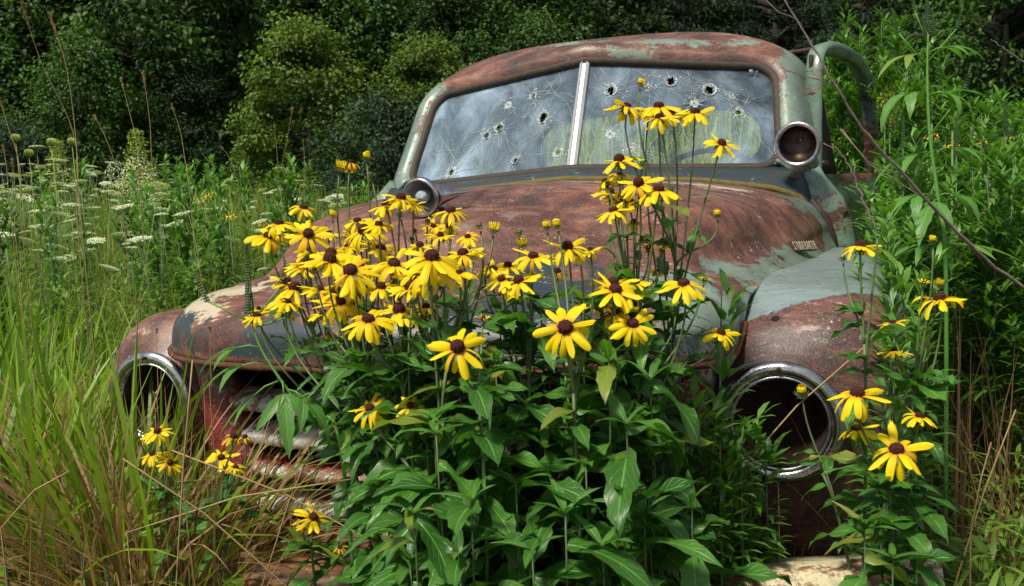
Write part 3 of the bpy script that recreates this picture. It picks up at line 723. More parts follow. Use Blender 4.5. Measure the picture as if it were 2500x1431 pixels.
# --- rear wall of the cab with its window, seat, floor, steering wheel
def rearwin(n=40):
    P = []
    for k in range(n):
        th = 2*PI*k/n; c, s = math.cos(th), math.sin(th); q = (abs(c)**3.4+abs(s)**3.4)**(-1/3.4); P.append((.50*c*q, 1.435+.135*s*q, th))
    return P
V = []; n = 40
for k, (x, z, th) in enumerate(rearwin(n)):
    c, s = math.cos(th), math.sin(th); q = (abs(c)**6+abs(s)**6)**(-1/6)
    V += [(x, 2.49, z), (x*1.04, 2.475, 1.435+(z-1.435)*1.1), (.73*c*q, 2.47, 1.2+.47*s*q if s > 0 else 1.2+.7*s*q)]
tp('rear_wall', mkmesh('rear_wall', V, grid(n, 3, closed_u=True), [M['inner']]))
mb = MB(); mb.box((0, 2.15, .80), (1.35, .5, .16)); mb.box((0, 2.36, 1.02), (1.35, .13, .50), Matrix.Rotation(-.12, 3, 'X')); tp('seat', mb.mesh('bench_seat', [M['seat']], smooth=False))
mb = MB(); mb.box((0, 1.85, .48), (1.55, 1.35, .03)); mb.box((0, 1.36, 1.20), (1.38, .16, .10)); mb.box((0, 1.28, .85), (1.5, .03, .7)); tp('dashboard', mb.mesh('dashboard', [M['inner']], smooth=False))
mb = MB(); Mx = axis_mat((.36, 1.66, 1.20), (0, -.78, .62)); ringp = [Mx @ Vector((.205*math.cos(2*PI*k/36), .205*math.sin(2*PI*k/36), 0)) for k in range(37)]; mb.tube(ringp, .011, 6)
for k in range(3): mb.tube([Mx @ Vector((0, 0, -.02)), Mx @ Vector((.2*math.cos(R_(90+120*k)), .2*math.sin(R_(90+120*k)), 0))], .007, 5)
mb.tube([Mx @ Vector((0, 0, 0)), Mx @ Vector((0, 0, -.5))], .017, 8); tp('steering_wheel', mb.mesh('steering_wheel', [M['dark']]))

# --- door, ajar on its front hinges
DA = R_(14); DH = Vector((.762, 1.48, 0)); DX = Vector((math.sin(DA), math.cos(DA), 0)); DN = Vector((math.cos(DA), -math.sin(DA), 0))
def dp(u, z, h=0): return DH+DX*u+DN*(h)+Vector((0, 0, z))
door = empty('door', (0, 0, 0), truck); door.location = T0; door['label'] = 'green door standing ajar with empty window frame'
V = []; n = 26; us = np.linspace(0, .95, 14)
for u in us:
    for k in range(n):
        z = 1.250-.78*k/(n-1); bul = .055*sst(1.28, 1.15, z)+.03*math.sin(PI*min(1, max(0, (1.1-z)/.6)))
        V.append(dp(u, z, -.03+bul-.02*sst(.05, 0, u)))
def dw(p): return (.75-.95*sst(1.19, 1.262, p.z)*sst(1.55, 1.9, p.y), .25*math.exp(-((p.z-1.25)**2/.001)), .12*sst(1.1, .8, p.z))
o = link('door_panel', mkmesh('door_panel', V, [f[::-1] for f in grid(14, n)], [M['door']], attrs=wear_attr(V, dw)), door); solid(o, .05, -1)
fr_ = [(.015, 1.26), (.018, 1.40), (.03, 1.55), (.05, 1.62), (.10, 1.658), (.25, 1.682), (.45, 1.688), (.62, 1.680), (.76, 1.64), (.85, 1.56), (.905, 1.44), (.925, 1.33), (.93, 1.26)]
V = []; nf = 60; prof = [(-.026, -.024), (.012, -.030), (.026, -.012), (.026, .012), (.010, .026), (-.026, .020)]
for i in range(nf+1):
    t = (len(fr_)-1)*i/nf; u, z = cr(fr_, t); u2, z2 = cr(fr_, min(len(fr_)-1, t+.05)); u0, z0 = cr(fr_, max(0, t-.05)); du, dz = u2-u0, z2-z0; L = math.hypot(du, dz); nu_, nz_ = -dz/L, du/L
    s = .40+.50*sst(.02, .2, u)
    V += [dp(u+nu_*w_*s, z+nz_*w_*s, -.035+h) for (h, w_) in prof]
o = link('window_frame', mkmesh('window_frame', V, grid(nf+1, 6, closed_v=True), [M['door']], attrs=wear_attr(V, lambda p: (.70-.5*sst(1.5, 1.35, p.z)*sst(2.1, 2.2, p.y), .15, 0))), door)
mb = MB(); mb.box(dp(.16, 1.29, -.04), (.012, .10, .012), Matrix.Rotation(-DA, 3, 'Z')); mb.tube([dp(.12, 1.285, -.05), dp(.10, 1.31, -.05)], .006, 6); link('latch', mb.mesh('vent_latch', [M['chrome2']]), door)
V = [];
for k in range(12):
    t = k/11; V += [dp(.03, 1.25+.39*t, -.045), dp(.36-.27*t, 1.25+.39*t, -.05)]
o = link('dark_wedge', mkmesh('dark_wedge', V, [(2*i, 2*i+1, 2*i+3, 2*i+2) for i in range(11)], [M['inner']]), door); solid(o, .012, 0)  # added dark wedge standing for the dark cab opening behind the window
# opposite door, shut, seen edge on
V = []
for u in np.linspace(0, .98, 8):
    for k in range(10): z = 1.27-.8*k/9; V.append((-.80-.03*math.sin(PI*k/9), 1.46+u, z))
o = tp('door', mkmesh('far_door', V, grid(8, 10), [M['door']], attrs=wear_attr(V, lambda p: (.4, .1, .1))), label='closed door on the far side'); solid(o, .04, 0)
# body behind the cab and the wheels, mostly hidden
V = []
for y in (2.62, 3.3, 4.2, 4.9):
    for (x, z) in ((-.80, .55), (-.82, .8), (-.80, 1.15), (-.76, 1.17), (-.74, 1.1), (-.74, .72), (.74, .72), (.74, 1.1), (.76, 1.17), (.80, 1.15), (.82, .8), (.80, .55)): V.append((x, y, z))
o = tp('cargo_bed', mkmesh('cargo_bed', V, grid(4, 12), [M['door']], smooth=False, attrs=wear_attr(V, lambda p: (.4, .1, .1)))); solid(o, .01, 0)
for x in (-.72, .72):
    for y in (.55, 3.4):
        mb = MB(); mb.lathe([(.20, -.08), (.33, -.09), (.36, -.05), (.36, .05), (.33, .09), (.20, .08), (.19, 0), (.20, -.08)], axis_mat((x, y, .34), (1, 0, 0)), 32); wl = tp('wheel', mb.mesh('wheel', [M['tyre']]))
        mb = MB(); mb.lathe([(.205, -.06), (.10, -.03), (.06, .02), (.001, .03)], axis_mat((x, y, .34), (1 if x > 0 else -1, 0, 0)), 24); tp('rim', mb.mesh('rim', [M['rust']]), wl)

def hood_hit(px, py):
    """where the view through a photo pixel meets the hood"""
    from mathutils.bvhtree import BVHTree
    global _bvh
    if '_bvh' not in globals(): _bvh = BVHTree.FromPolygons([Vector(v) for v in HV], grid(NU+1, NV))
    v = (FW + RT*((px-1250)/F_PX) - UP*((py-715.5)/F_PX)).normalized()
    h = _bvh.ray_cast(CAM_O, v); return h[0], h[1]
# --- spot lamp on the near pillar (empty bowl) and chrome spot lamp at the far pillar
c0 = aty(1948, 352, 1.13); ax = (CAM_O-c0).normalized()+Vector((-.18, -.05, -.10))
Mx = axis_mat(c0, ax)
mb = MB(); mb.lathe([(.0, -.085), (.018, -.082), (.038, -.062), (.058, -.025), (.0655, .0), (.0665, .009), (.063, .015), (.0555, .014), (.0515, .006), (.050, 0)], Mx, 48)
sp = tp('spot_lamp', mb.mesh('spot_lamp', [M['chrome2']]), label='grey spot lamp with empty bowl on the near pillar')
mb = MB(); mb.lathe([(.0505, .006), (.050, -.001), (.046, -.012), (.036, -.024), (.020, -.032), (.0005, -.034)], Mx, 40); tp('bowl', mb.mesh('spot_bowl', [M['bowl']]), sp)
mb = MB(); mb.lathe([(.003, -.034), (.003, -.022), (.0002, -.02)], Mx @ Matrix.Translation((.010, -.004, 0)), 10); tp('bulb', mb.mesh('spot_bulb', [M['crush']]), sp)
mb = MB(); a_ = aty(1978, 400, 1.18); b_ = aty(1940, 415, 1.20); d_ = aty(1942, 445, 1.235)
mb.tube([c0+Vector((.018, .055, -.035)), a_, a_+Vector((-.006, .0, -.008)), b_, b_+Vector((-.004, .01, -.01)), d_], [.012, .0155, .015, .011, .015, .010], 10); mb.lathe([(.017, -.01), (.018, .0), (.014, .012), (.0005, .014)], axis_mat(a_+Vector((.008, -.012, .002)), (.3, -1, .1)), 14)
tp('spot_bracket', mb.mesh('spot_bracket', [M['pit']]), sp)
hl_ = (hood_hit(1025, 525)[0]-CAM_O).dot(FW); c1 = at(1028, 482, hl_-.045); e1 = at(1152, 467, hl_-.03); dv = (c1-e1).normalized(); faced = (dv*.45+(CAM_O-c1).normalized()*.8+Vector((0, 0, -.12))).normalized()
Mx = axis_mat(c1, faced)
mb = MB(); mb.lathe([(.0385, .008), (.0425, .009), (.0450, .004), (.0450, -.006), (.040, -.010)], Mx, 48); s2 = tp('spot_lamp', mb.mesh('chrome_spot_lamp', [M['chrome']]), label='chrome bullet spot lamp with bare bowl at the far pillar')
V = []; rows_ = 14
for i in range(rows_):
    t = i/(rows_-1); c = (c1-faced*.006).lerp(e1, t); z_ = faced.lerp(dv, min(1, t*2.2)); Mi = axis_mat(c, z_); r = .0425*(1-t**1.1)*(1-.45*t)**1.2+.0005
    for k in range(24): V.append(Mi @ Vector((r*math.cos(2*PI*k/24), r*math.sin(2*PI*k/24), 0)))
tp('lamp_body', mkmesh('bullet_body', V, grid(rows_, 24, closed_v=True), [M['chrome']]), s2)
mb = MB(); mb.lathe([(.0395, .007), (.031, -.010), (.015, -.022), (.0005, -.026)], Mx, 40); tp('reflector', mb.mesh('spot_reflector', [M['chrome2']]), s2)
mb = MB(); mb.lathe([(.012, -.03), (.016, -.005), (.012, .006), (.0005, .010)], Mx, 16); tp('bulb', mb.mesh('spot_bulb', [M['crush']]), s2)
mb = MB(); mb.tube([c1+Vector((.03, .03, -.02)), c1+Vector((.02, .07, -.03)), c1+Vector((0, .14, -.01))], .008, 8); tp('lamp_arm', mb.mesh('lamp_arm', [M['chrome2']]), s2)

# --- maker's lettering on the hood side
pa, na = hood_hit(1914, 614); pb, nb = hood_hit(1986, 603)
em = None
if pa is not None and pb is not None:
    if na.dot(CAM_O-pa) < 0: na = -na
    xd = (pb-pa).normalized(); zd = (na-xd*na.dot(xd)).normalized(); yd = zd.cross(xd)
    if yd.z < 0: yd = -yd; zd = xd.cross(yd)
    Mt = Matrix(((xd.x, yd.x, zd.x, pa.x), (xd.y, yd.y, zd.y, pa.y), (xd.z, yd.z, zd.z, pa.z), (0, 0, 0, 1)))
    pc_, nc_ = hood_hit(1950, 607); nc_ = nc_ if nc_.dot(CAM_O-pc_) > 0 else -nc_
    xd = (xd*.66+Vector(RT)*.34).normalized(); zd = (nc_*.55+(CAM_O-pc_).normalized()*.45); zd = (zd-xd*zd.dot(xd)).normalized(); yd = zd.cross(xd)
    zz_ = (pc_-CAM_O).dot(FW); Ltot = 74*zz_/F_PX/max(.3, xd.dot(RT)); hh = 21*zz_/F_PX/max(.3, yd.dot(UP)); pa = pc_-xd*Ltot/2-yd*hh/2+zd*.016
    Mt = Matrix(((xd.x, yd.x, zd.x, pa.x), (xd.y, yd.y, zd.y, pa.y), (xd.z, yd.z, zd.z, pa.z), (0, 0, 0, 1)))
    mb = MB(); mb.box((Ltot/2, hh/2, -.003), (Ltot*1.05, hh*1.12, .005)); mb.box((Ltot*.25, hh/2, -.014), (.008, .008, .02)); mb.box((Ltot*.8, hh/2, -.014), (.008, .008, .02))
    em = tp('emblem', mb.mesh('emblem_bars', [M['rust']], smooth=False), label='maker name lettering on the hood side'); em.matrix_local = Matrix.Translation(T0) @ Mt
    txt = 'STUDEBAKER'
    for k, ch in enumerate(txt):
        fc = bpy.data.curves.new('letter', 'FONT'); fc.body = ch; fc.align_x = 'CENTER'; fc.size = 1; fc.extrude = .02; fc.bevel_depth = .0; fc.offset = .004
        fo = bpy.data.objects.new('letter', fc); COL.objects.link(fo); fo.parent = em
        fo.location = (Ltot*(k+.5)/10, 0, .003); s = hh/.72; fo.scale = (Ltot/10/.82, s, .03); fc.materials.append(M['brass'])
        bpy.context.view_layer.update(); lm = bpy.data.meshes.new_from_object(fo); lo_ = link('letter', lm, em); lo_.location = fo.location; lo_.scale = fo.scale; bpy.data.objects.remove(fo)

# ==================================================================== PLANTS
def leaf_mesh(name, L, Wd, m_, droop=.3, fold=.25, serr=.06, nseg=10, twist=0., kind='ovate', wave=.05):
    V = []; UV = []; y0 = 0; z0 = 0; x0 = 0; ang = droop*.3; T = []
    tint = random.uniform(.2, .8)
    for i in range(nseg+1):
        t = i/nseg
        w_ = Wd/2*(math.sin(PI*min(1, t**.75))**.85 if kind == 'ovate' else math.sin(PI*t**.85)**.7)*(1 if t < .98 else .1)
        if i == 0: w_ = Wd*.03
        if serr and 0 < i < nseg: w_ *= (1+serr*(1 if i % 2 else -1))*random.uniform(.9, 1.06)
        dx = L/nseg; x0 += math.cos(ang)*dx if i else 0; z0 -= math.sin(ang)*dx if i else 0; ang += droop*1.6/nseg
        tw = twist*t
        for s in (-1, -.5, 0, .5, 1):
            yy = w_*s; zz = fold*abs(yy)+wave*L*.25*math.sin(t*9+s*1.7)*abs(s)
            V.append((x0+.0, yy*math.cos(tw)-zz*math.sin(tw)*.5, z0+zz+yy*math.sin(tw)*.6)); UV.append((t, .5+.5*s)); T.append((tint,)*3)
    return mkmesh(name, V, grid(nseg+1, 5), [m_], uv=UV, attrs={'tint': T})
def lobed_leaf(name, L, m_, droop=.5):
    mb = MB(); V = []; Fc = []; UV = []
    for a, s in ((0, 1.), (.75, .72), (-.75, .72)):
        o = len(V); n = 9; ang = 0; x0 = 0; z0 = 0
        for i in range(n+1):
            t = i/n; w_ = L*s*.125*math.sin(PI*t**.7)**.9+(.0 if i else L*.01)
            if 0 < i < n: w_ *= 1+.09*(1 if i % 2 else -1)
            if i: x0 += math.cos(ang)*L*s/n; z0 -= math.sin(ang)*L*s/n
            ang += droop*1.5/n
            for q in (-1, -.5, 0, .5, 1):
                y = w_*q; V.append((x0*math.cos(a)-y*math.sin(a), x0*math.sin(a)+y*math.cos(a), z0+abs(y)*.22+.0008*abs(a))); UV.append((t, .5+.5*q))
        Fc += grid(n+1, 5, off=o)
    return mkmesh(name, V, Fc, [m_], uv=UV, attrs={'tint': [(.5,)*3]*len(V)})
LEAF = [leaf_mesh('coneflower_leaf', .105, random.uniform(.030, .044), M['leaf'], random.uniform(.15, .75), random.uniform(.1, .4), .05, 12, random.uniform(-.5, .5), wave=random.uniform(.1, .35)) for _ in range(16)]
LEAFN = [leaf_mesh('coneflower_small_leaf', .075, .017, M['leaf'], random.uniform(.1, .8), .3, .02, 8, random.uniform(-.4, .4)) for _ in range(5)]
RAG = [lobed_leaf('ragweed_leaf', .14, M['rag'], d) for d in (.35, .7, 1.0)]
def petal_mesh(name, L, Wd, droop, cup, m_, split=.12, twist=0., curl=0.):
    V = []; UV = []; n = 8; x0 = z0 = 0.; ang = -.12
    for i in range(n+1):
        t = i/n; w_ = Wd/2*(.42+.58*math.sin(PI*min(1., t*.62+.10))**.9)*(1 if t < .8 else (1-((t-.8)/.2)**2*.52))
        if i: x0 += math.cos(ang)*L/n; z0 -= math.sin(ang)*L/n
        ang += (droop+curl*t*2)/n
        for s in (-1, -.5, 0, .5, 1):
            yy = w_*s; back = split*L*.35*(1-abs(abs(s)-.5)*2) if i == n else 0
            th = twist*t; zz = -cup*w_*s*s+.0005*math.sin(s*6)
            V.append((x0+back*.6*math.cos(ang), yy*math.cos(th)-zz*math.sin(th), z0+zz*math.cos(th)+yy*math.sin(th))); UV.append((t, .5+.5*s))
    return mkmesh(name, V, grid(n+1, 5), [m_], uv=UV)
PET = [petal_mesh('petal', .030, random.uniform(.0072, .0100), random.uniform(.2, 1.15), random.uniform(-.1, .8), M['petal'], random.uniform(.05, .5), random.uniform(-.9, .9), random.uniform(-.4, .5)) for _ in range(16)]
PETO = [petal_mesh('petal', .029, random.uniform(.006, .009), random.uniform(.8, 1.9), random.uniform(.3, .9), M['petal2'], .2, random.uniform(-1., 1.), random.uniform(.2, .7)) for _ in range(6)]
def cone_mesh(name, r=.0085, h=.008):
    V = []; Fc = []; n = 20; m_ = 9
    for i in range(m_+1):
        t = i/m_; ph = t*PI*.62
        for k in range(n):
            th = 2*PI*(k+.5*(i % 2))/n; rr = r*math.sin(min(PI/2*1.02, PI/2*(1-t)**.62+.0))*(1+.09*(1 if (k+i) % 2 else -1)*(t < .95)); z = h*(1-(1-t)**1.8)*1.0-.002
            V.append((rr*math.cos(th), rr*math.sin(th), z+random.uniform(-.0003, .0005)))
    V.append((0, 0, h-.0018)); Fc = grid(m_+1, n, closed_v=True); Fc += [(m_*n+k, m_*n+(k+1) % n, len(V)-1) for k in range(n)]
    return mkmesh(name, V, Fc, [M['cone']], smooth=False)
CONE = [cone_mesh('flower_cone', .0080, h) for h in (.0075, .009, .011)]
def calyx_mesh():
    V = []; Fc = []
    for ring, (r, L, dr) in enumerate(((.006, .014, .35), (.006, .011, 1.1))):
        for k in range(11):
            th = 2*PI*k/11+ring*.3; c, s = math.cos(th), math.sin(th); o = len(V)
            for t, w_ in ((0, .0016), (.5, .0020), (1, .0002)):
                rr = r*.5+L*t; z = -.003-.004*ring-L*t*t*math.sin(dr)*.8
                V += [(rr*c-w_*s, rr*s+w_*c, z), (rr*c+w_*s, rr*s-w_*c, z)]
            Fc += [(o, o+1, o+3, o+2), (o+2, o+3, o+5, o+4)]
    o = len(V); V += [(.0055*math.cos(2*PI*k/10), .0055*math.sin(2*PI*k/10), -.002) for k in range(10)]+[(.0016*math.cos(2*PI*k/10), .0016*math.sin(2*PI*k/10), -.009) for k in range(10)]
    Fc += [(o+k, o+(k+1) % 10, o+10+(k+1) % 10, o+10+k) for k in range(10)]
    return mkmesh('calyx', V, Fc, [M['stem']], attrs={'tint': [(.55,)*3]*len(V)})
CALYX = calyx_mesh()
def bud_mesh(openness):
    V = []; Fc = []; mi = []
    def strip(th, pts, w_, m_):
        c, s = math.cos(th), math.sin(th); o = len(V)
        for (r, z), ww in zip(pts, w_): V.extend([(r*c-ww*s, r*s+ww*c, z), (r*c+ww*s, r*s-ww*c, z)])
        for q in range(len(pts)-1): Fc.append((o+2*q, o+2*q+1, o+2*q+3, o+2*q+2)); mi.append(m_)
    for k in range(13):
        th = 2*PI*k/13; j = random.uniform(.85, 1.15)
        if openness > .3: strip(th, [(.004, .001), (.0078*j, .006), (.0070*j+.004*openness, .0125*j), (.002+.010*openness, .016*j)], (.0016, .0021, .0016, .0008), 1)
        else: strip(th, [(.004, .001), (.0070*j, .005), (.005*j, .009*j), (.0015, .0095)], (.0014, .0016, .0012, .0006), 2)
    for k in range(12):
        th = 2*PI*k/12+.2; j = random.uniform(.8, 1.2)
        strip(th, [(.002, -.003), (.008, -.002), (.0125*j, .001), (.0150*j, .005*j)], (.0012, .0016, .0013, .0003), 0)
        strip(th+.25, [(.002, -.004), (.007, -.005), (.011*j, -.006)], (.0012, .0014, .0003), 0)
    o = len(V)
    for i in range(5):
        ph = PI*i/8
        for k in range(10): V.append((.0058*math.sin(ph+.05)*math.cos(2*PI*k/10), .0058*math.sin(ph+.05)*math.sin(2*PI*k/10), .0052*math.cos(ph)+.001))
    for f in grid(5, 10, closed_v=True, off=o): Fc.append(f); mi.append(3)
    me = mkmesh('bud', V, Fc, [M['stem'], M['petal'], M['spike'], M['spike'] if openness < .3 else M['cone']], smooth=False, uv=[(.8, .5)]*len(V), attrs={'tint': [(.6,)*3]*len(V)})
    me.polygons.foreach_set('material_index', mi); return me
BUDS = {'g': bud_mesh(0.), 'y': bud_mesh(.35), 'o': bud_mesh(.8)}

def flower(parent, base, px, py, w_, alpha, kind, d, lean=None):
    """one head; alpha: degrees the disc is turned from facing up to facing the camera"""
    p = at(px, py, d); dia = w_*d/F_PX
    tocam = (CAM_O-p); tocam.z *= .35; tocam.normalize(); side = tocam.cross(Vector((0, 0, 1))).normalized()
    a = R_(alpha-8 if alpha > 18 else alpha); ln = R_(lean if lean is not None else random.uniform(-14, 14))
    z = Vector((0, 0, 1))*math.cos(a)+tocam*math.sin(a); z = (z+side*math.tan(-ln)).normalized()
    Mx = axis_mat(p-base, z) @ Matrix.Rotation(random.uniform(0, 6), 4, 'Z')
    if kind in 'gy' or kind == 'o':
        o = link('bud', BUDS[kind], parent); s = dia/.030; o.matrix_local = Mx @ Matrix.Scale(max(.6, min(1.5, s)), 4)
        return p, z
    s = max(.45, min(1.45, dia/.067))
    hd = link('flower_head', CONE[random.randrange(3)], parent); hd.matrix_local = Mx @ Matrix.Scale(s, 4)
    cx_ = link('calyx', CALYX, hd)
    n = random.randint(12, 16) if kind == 'f' else random.randint(6, 9)
    if kind == 'u': n = random.randint(8, 11)
    for k in range(n):
        if kind == 'f' and random.random() < .04: continue
        th = 2*PI*(k+random.uniform(-.28, .28))/n
        dr = random.gauss(.02, .26)+ (0.08 if alpha > 45 else .04)
        if kind == 'u': dr = random.uniform(-1.05, -.6)
        if kind == 'd': dr = random.uniform(-.1, .5)
        me = random.choice(PET if kind in 'fu' and random.random() > .06 else PETO); L = random.uniform(.84, 1.10)*(.72 if kind == 'u' else 1.)
        q = link('petal', me, hd)
        q.matrix_local = Matrix.Rotation(th, 4, 'Z') @ Matrix.Translation((.0062, 0, -.0012-.0005*(k % 2))) @ Matrix.Rotation(dr, 4, 'Y') @ Matrix.Rotation(random.gauss(0, .22), 4, 'X') @ Matrix.Diagonal((L*1.02, L*(.8 if kind == 'u' else 1.06), L, 1))
    return p, z
def bez(a, b, c, d_, n=9):
    return [(a*(1-t)**3+b*3*t*(1-t)**2+c*3*t*t*(1-t)+d_*t**3) for t in [i/n for i in range(n+1)]]
def put_leaf(parent, base, me, p, d, s, up=Vector((0, 0, 1)), name='leaf'):
    o = link(name, me, parent); o.matrix_local = dir_mat(Vector(p)-base, d, up, s); return o
def rdir(az, el): return Vector((math.cos(az)*math.cos(el), math.sin(az)*math.cos(el), math.sin(el)))
EXTRA = {'stacked wide': [(700,735,90,10,'f',.10),(780,705,95,12,'f',.08),(745,640,95,8,'f',.10),(790,765,85,20,'f',.06),(860,712,95,25,'f',.05)], 'round full': [(760,612,90,5,'f',.05),(930,604,100,12,'f',-.04),(880,652,95,15,'f',-.04),(850,600,80,22,'f',.02)],
 'broad layered': [(1000,702,100,12,'f',.05),(1085,640,105,10,'f',.06),(1120,665,90,5,'f',.06),(1015,668,100,20,'f',.08)], 'two dark eyed blooms above': [(860,800,70,15,'f',.10),(1040,748,80,12,'f',.06),(930,700,95,15,'f',.05)],
 'trio of dark': [(1240,648,90,10,'f',.05),(1255,715,80,8,'f',.04)], 'two overlapping': [(1530,716,95,10,'f',.05),(1470,742,80,5,'f',.06),(1555,690,60,20,'f',.08)], 'before the cowl': [(1535,490,90,8,'f',.04),(1490,470,80,6,'f',.06)], 'tallest': [(1640,278,80,8,'f',.03),(1585,272,80,2,'f',.04)], 'leftmost upper': [(700,690,90,12,'f',-.02),(735,655,80,8,'f')], 'cover the chrome': [(1010,500,70,0,'f',.02),(925,548,80,8,'f')], 'below the chrome': [(1075,575,70,12,'f',-.03),(1025,600,80,10,'f',-.05)], 'wide open bloom facing': [(1440,612,60,5,'f',.12)]}
def coneflower(label, node, bpx, d, heads, nleaf=14, dbase=None, lsize=1.0, group='yellow coneflowers in front of the truck', up_leaf=.5):
    """node: (px,py) where the branches part; bpx: photo x where the stem leaves the frame at the bottom"""
    dbase = dbase or d+.02
    heads = heads+[e for k_, v_ in EXTRA.items() if k_ in label for e in v_]
    low = at(bpx, 1431, dbase); root = Vector((low.x+random.uniform(-.03, .03), low.y+random.uniform(-.02, .03), gz(low.x, low.y)-.02))
    pl = empty('coneflower_plant', root); tag(pl, label, 'flower', group)
    nd = at(node[0], node[1], d)
    mb = MB(); main = bez(root, root+Vector((0, 0, .35)), low.lerp(nd, .5)+Vector((random.uniform(-.02, .02), .0, 0)), nd, 14)
    mb.tube(main, [.0034-.0014*i/14 for i in range(15)], 7)
    branches = []
    for h in heads:
        px, py, w_, al, kd = h[:5]; dd = d+(h[5] if len(h) > 5 else random.uniform(-.035, .035)); ln = h[6] if len(h) > 6 else None
        p, z = flower(pl, root, px, py, w_, al, kd, dd, ln)
        st = main[random.randint(11, 14)] if (p-nd).length > .12 else main[14]
        foot = p-z*.006
        br = bez(st, st+Vector((0, 0, 1)).lerp((p-st).normalized(), .5)*(p-st).length*.35, foot-z*(p-st).length*.28-Vector((0, 0, .02)), foot, 10)
        mb.tube(br, [.0020-.0006*i/10 for i in range(11)], 6); branches.append(br)
    me = mkmesh('coneflower_stem', [Vector(v)-root for v in mb.V], mb.F, [M['stem']], attrs={'tint': [(.5,)*3]*len(mb.V)}); link('stem', me, pl)
    az = random.uniform(0, 6.28)
    for k in range(nleaf):                                         # leaves up the main stem, largest low down
        t = .30+.69*k/nleaf; i = t*14; q = Vector(main[int(i)]).lerp(main[min(14, int(i)+1)], i-int(i)); az += 2.4
        for kk in range(2):
            az += PI*.9 if kk else 0
            s = lsize*random.uniform(.75, 1.25)*(1.2-.5*t)
            put_leaf(pl, root, random.choice(LEAF), q, rdir(az, random.uniform(.0, .7)*up_leaf*2-.1), s)
            if random.random() < .35: put_leaf(pl, root, random.choice(LEAF), q, rdir(az+random.uniform(-.6, .6), random.uniform(-.2, .4)), s*.7)
    for br in branches:
        for k in range(3 if len(branches) > 5 else 4):
            i = random.randint(1, 7); az2 = random.uniform(0, 6.28); s = random.uniform(.6, 1.15)*(1.1-.07*i)
            put_leaf(pl, root, random.choice(LEAFN if i > 5 else LEAF), br[i], rdir(az2, random.uniform(.2, .9)), s*.8)
    return pl
CF = coneflower
CF('tallest coneflower, its top blooms standing against the near windshield pane', (1650, 650), 1620, 1.36, [(1564,207,30,5,'y'),(1530,261,95,-12,'f'),(1608,258,108,12,'f'),(1610,286,92,8,'f'),(1697,273,96,22,'f'),(1762,349,88,38,'f',.0,18),(1752,527,30,5,'y')], 12)
CF('coneflower clustered before the cowl, blooms crowding the windshield base', (1540, 760), 1560, 1.32, [(1512,390,108,18,'f'),(1478,444,66,-22,'f',.03,-20),(1559,447,108,42,'f',-.02),(1608,461,118,25,'f',-.03,8),(1514,425,60,10,'f',.05),(1517,483,90,5,'f',.06),(1498,513,92,6,'f'),(1547,542,60,25,'f',.07),(1569,400,26,0,'g',.03),(1583,606,62,-5,'u'),(1615,611,52,0,'u'),(1603,662,62,0,'f',.08)], 16)
CF('coneflower with two overlapping blooms below the hood crown, right of centre', (1500, 930), 1500, 1.20, [(1497,687,112,28,'f',.03),(1503,706,132,32,'f',-.02),(1500,761,122,15,'f',.05),(1545,789,120,42,'f',-.03),(1463,825,30,10,'y',.06)], 17)
CF('coneflower leaning right, one bloom over the notch of the near fender', (1530, 980), 1650, 1.24, [(1669,691,118,18,'f'),(1720,684,44,0,'u',.03),(1650,757,28,5,'g'),(1760,811,88,30,'f',.0,15)], 16)
CF('coneflower with wide open bloom facing the camera under three buds', (1400, 960), 1370, 1.10, [(1380,799,156,62,'f',-.03,0),(1386,603,112,24,'f',.08),(1414,624,56,-10,'f',.12),(1335,557,28,0,'y',.06),(1361,553,30,0,'y',.06),(1361,663,70,5,'d',.12)], 18)
CF('coneflower with a trio of dark eyed blooms low on the hood middle', (1290, 900), 1270, 1.22, [(1302,624,106,28,'f'),(1267,572,26,0,'g'),(1277,601,36,-5,'o'),(1266,684,108,34,'f',-.03),(1224,680,86,42,'f'),(1204,656,88,36,'f',.04),(1187,671,36,10,'y',.05)], 17)
CF('coneflower with the lowest large drooping bloom at the centre', (1170, 990), 1160, 1.05, [(1117,848,146,48,'f',-.02,0),(1179,778,46,-5,'u',.06),(1210,903,38,20,'d',.10),(1187,895,30,30,'f',.12)], 18)
CF('coneflower with the broad layered bloom on the hood left of the centre', (1090, 900), 1060, 1.14, [(1054,626,152,34,'f',-.02,5),(1052,663,150,8,'f',.03),(1048,685,38,5,'g',.0),(1130,618,112,12,'f',.08),(1157,629,34,0,'y',.06),(1142,577,64,34,'f',.12),(1171,554,24,0,'g',.10),(1205,564,38,0,'o',.10)], 17)
CF('coneflower with blooms below the chrome spot lamp, right side', (1030, 860), 1010, 1.34, [(1101,514,96,14,'f'),(1096,551,72,30,'f',.05),(1058,551,62,38,'f',.05),(1044,544,26,0,'g'),(1012,563,48,-5,'u'),(1006,588,30,0,'g')], 13)
CF('coneflower whose blooms cover the chrome spot lamp', (985, 880), 1030, 1.32, [(979,482,100,24,'f',-.02,10),(942,500,88,-8,'f'),(976,526,28,10,'g',.02),(962,642,122,42,'f',-.08),(902,595,50,-5,'u')], 14)
CF('slender coneflower with the tall half-open buds left of the cab pillar', (900, 850), 940, 1.42, [(830,412,36,5,'o'),(855,397,66,-10,'d'),(895,387,32,0,'y'),(905,429,26,0,'g')], 11)
CF('coneflower with a round full bloom on the left hood edge', (870, 890), 960, 1.38, [(753,571,106,55,'f',-.02,0),(805,568,62,28,'f',.04),(813,528,28,5,'y'),(872,538,82,8,'f',.03),(888,563,118,36,'f'),(858,568,56,20,'f',.05)], 14)
CF('leftmost upper coneflower, blooms hanging clear over the meadow', (800, 900), 985, 1.44, [(741,506,82,24,'f',.0,18),(681,545,90,4,'f'),(657,575,112,18,'f'),(719,699,122,28,'f',-.05),(627,768,78,28,'f',-.02,-12),(632,754,50,10,'f',.05),(691,756,82,8,'f',.03)], 15)
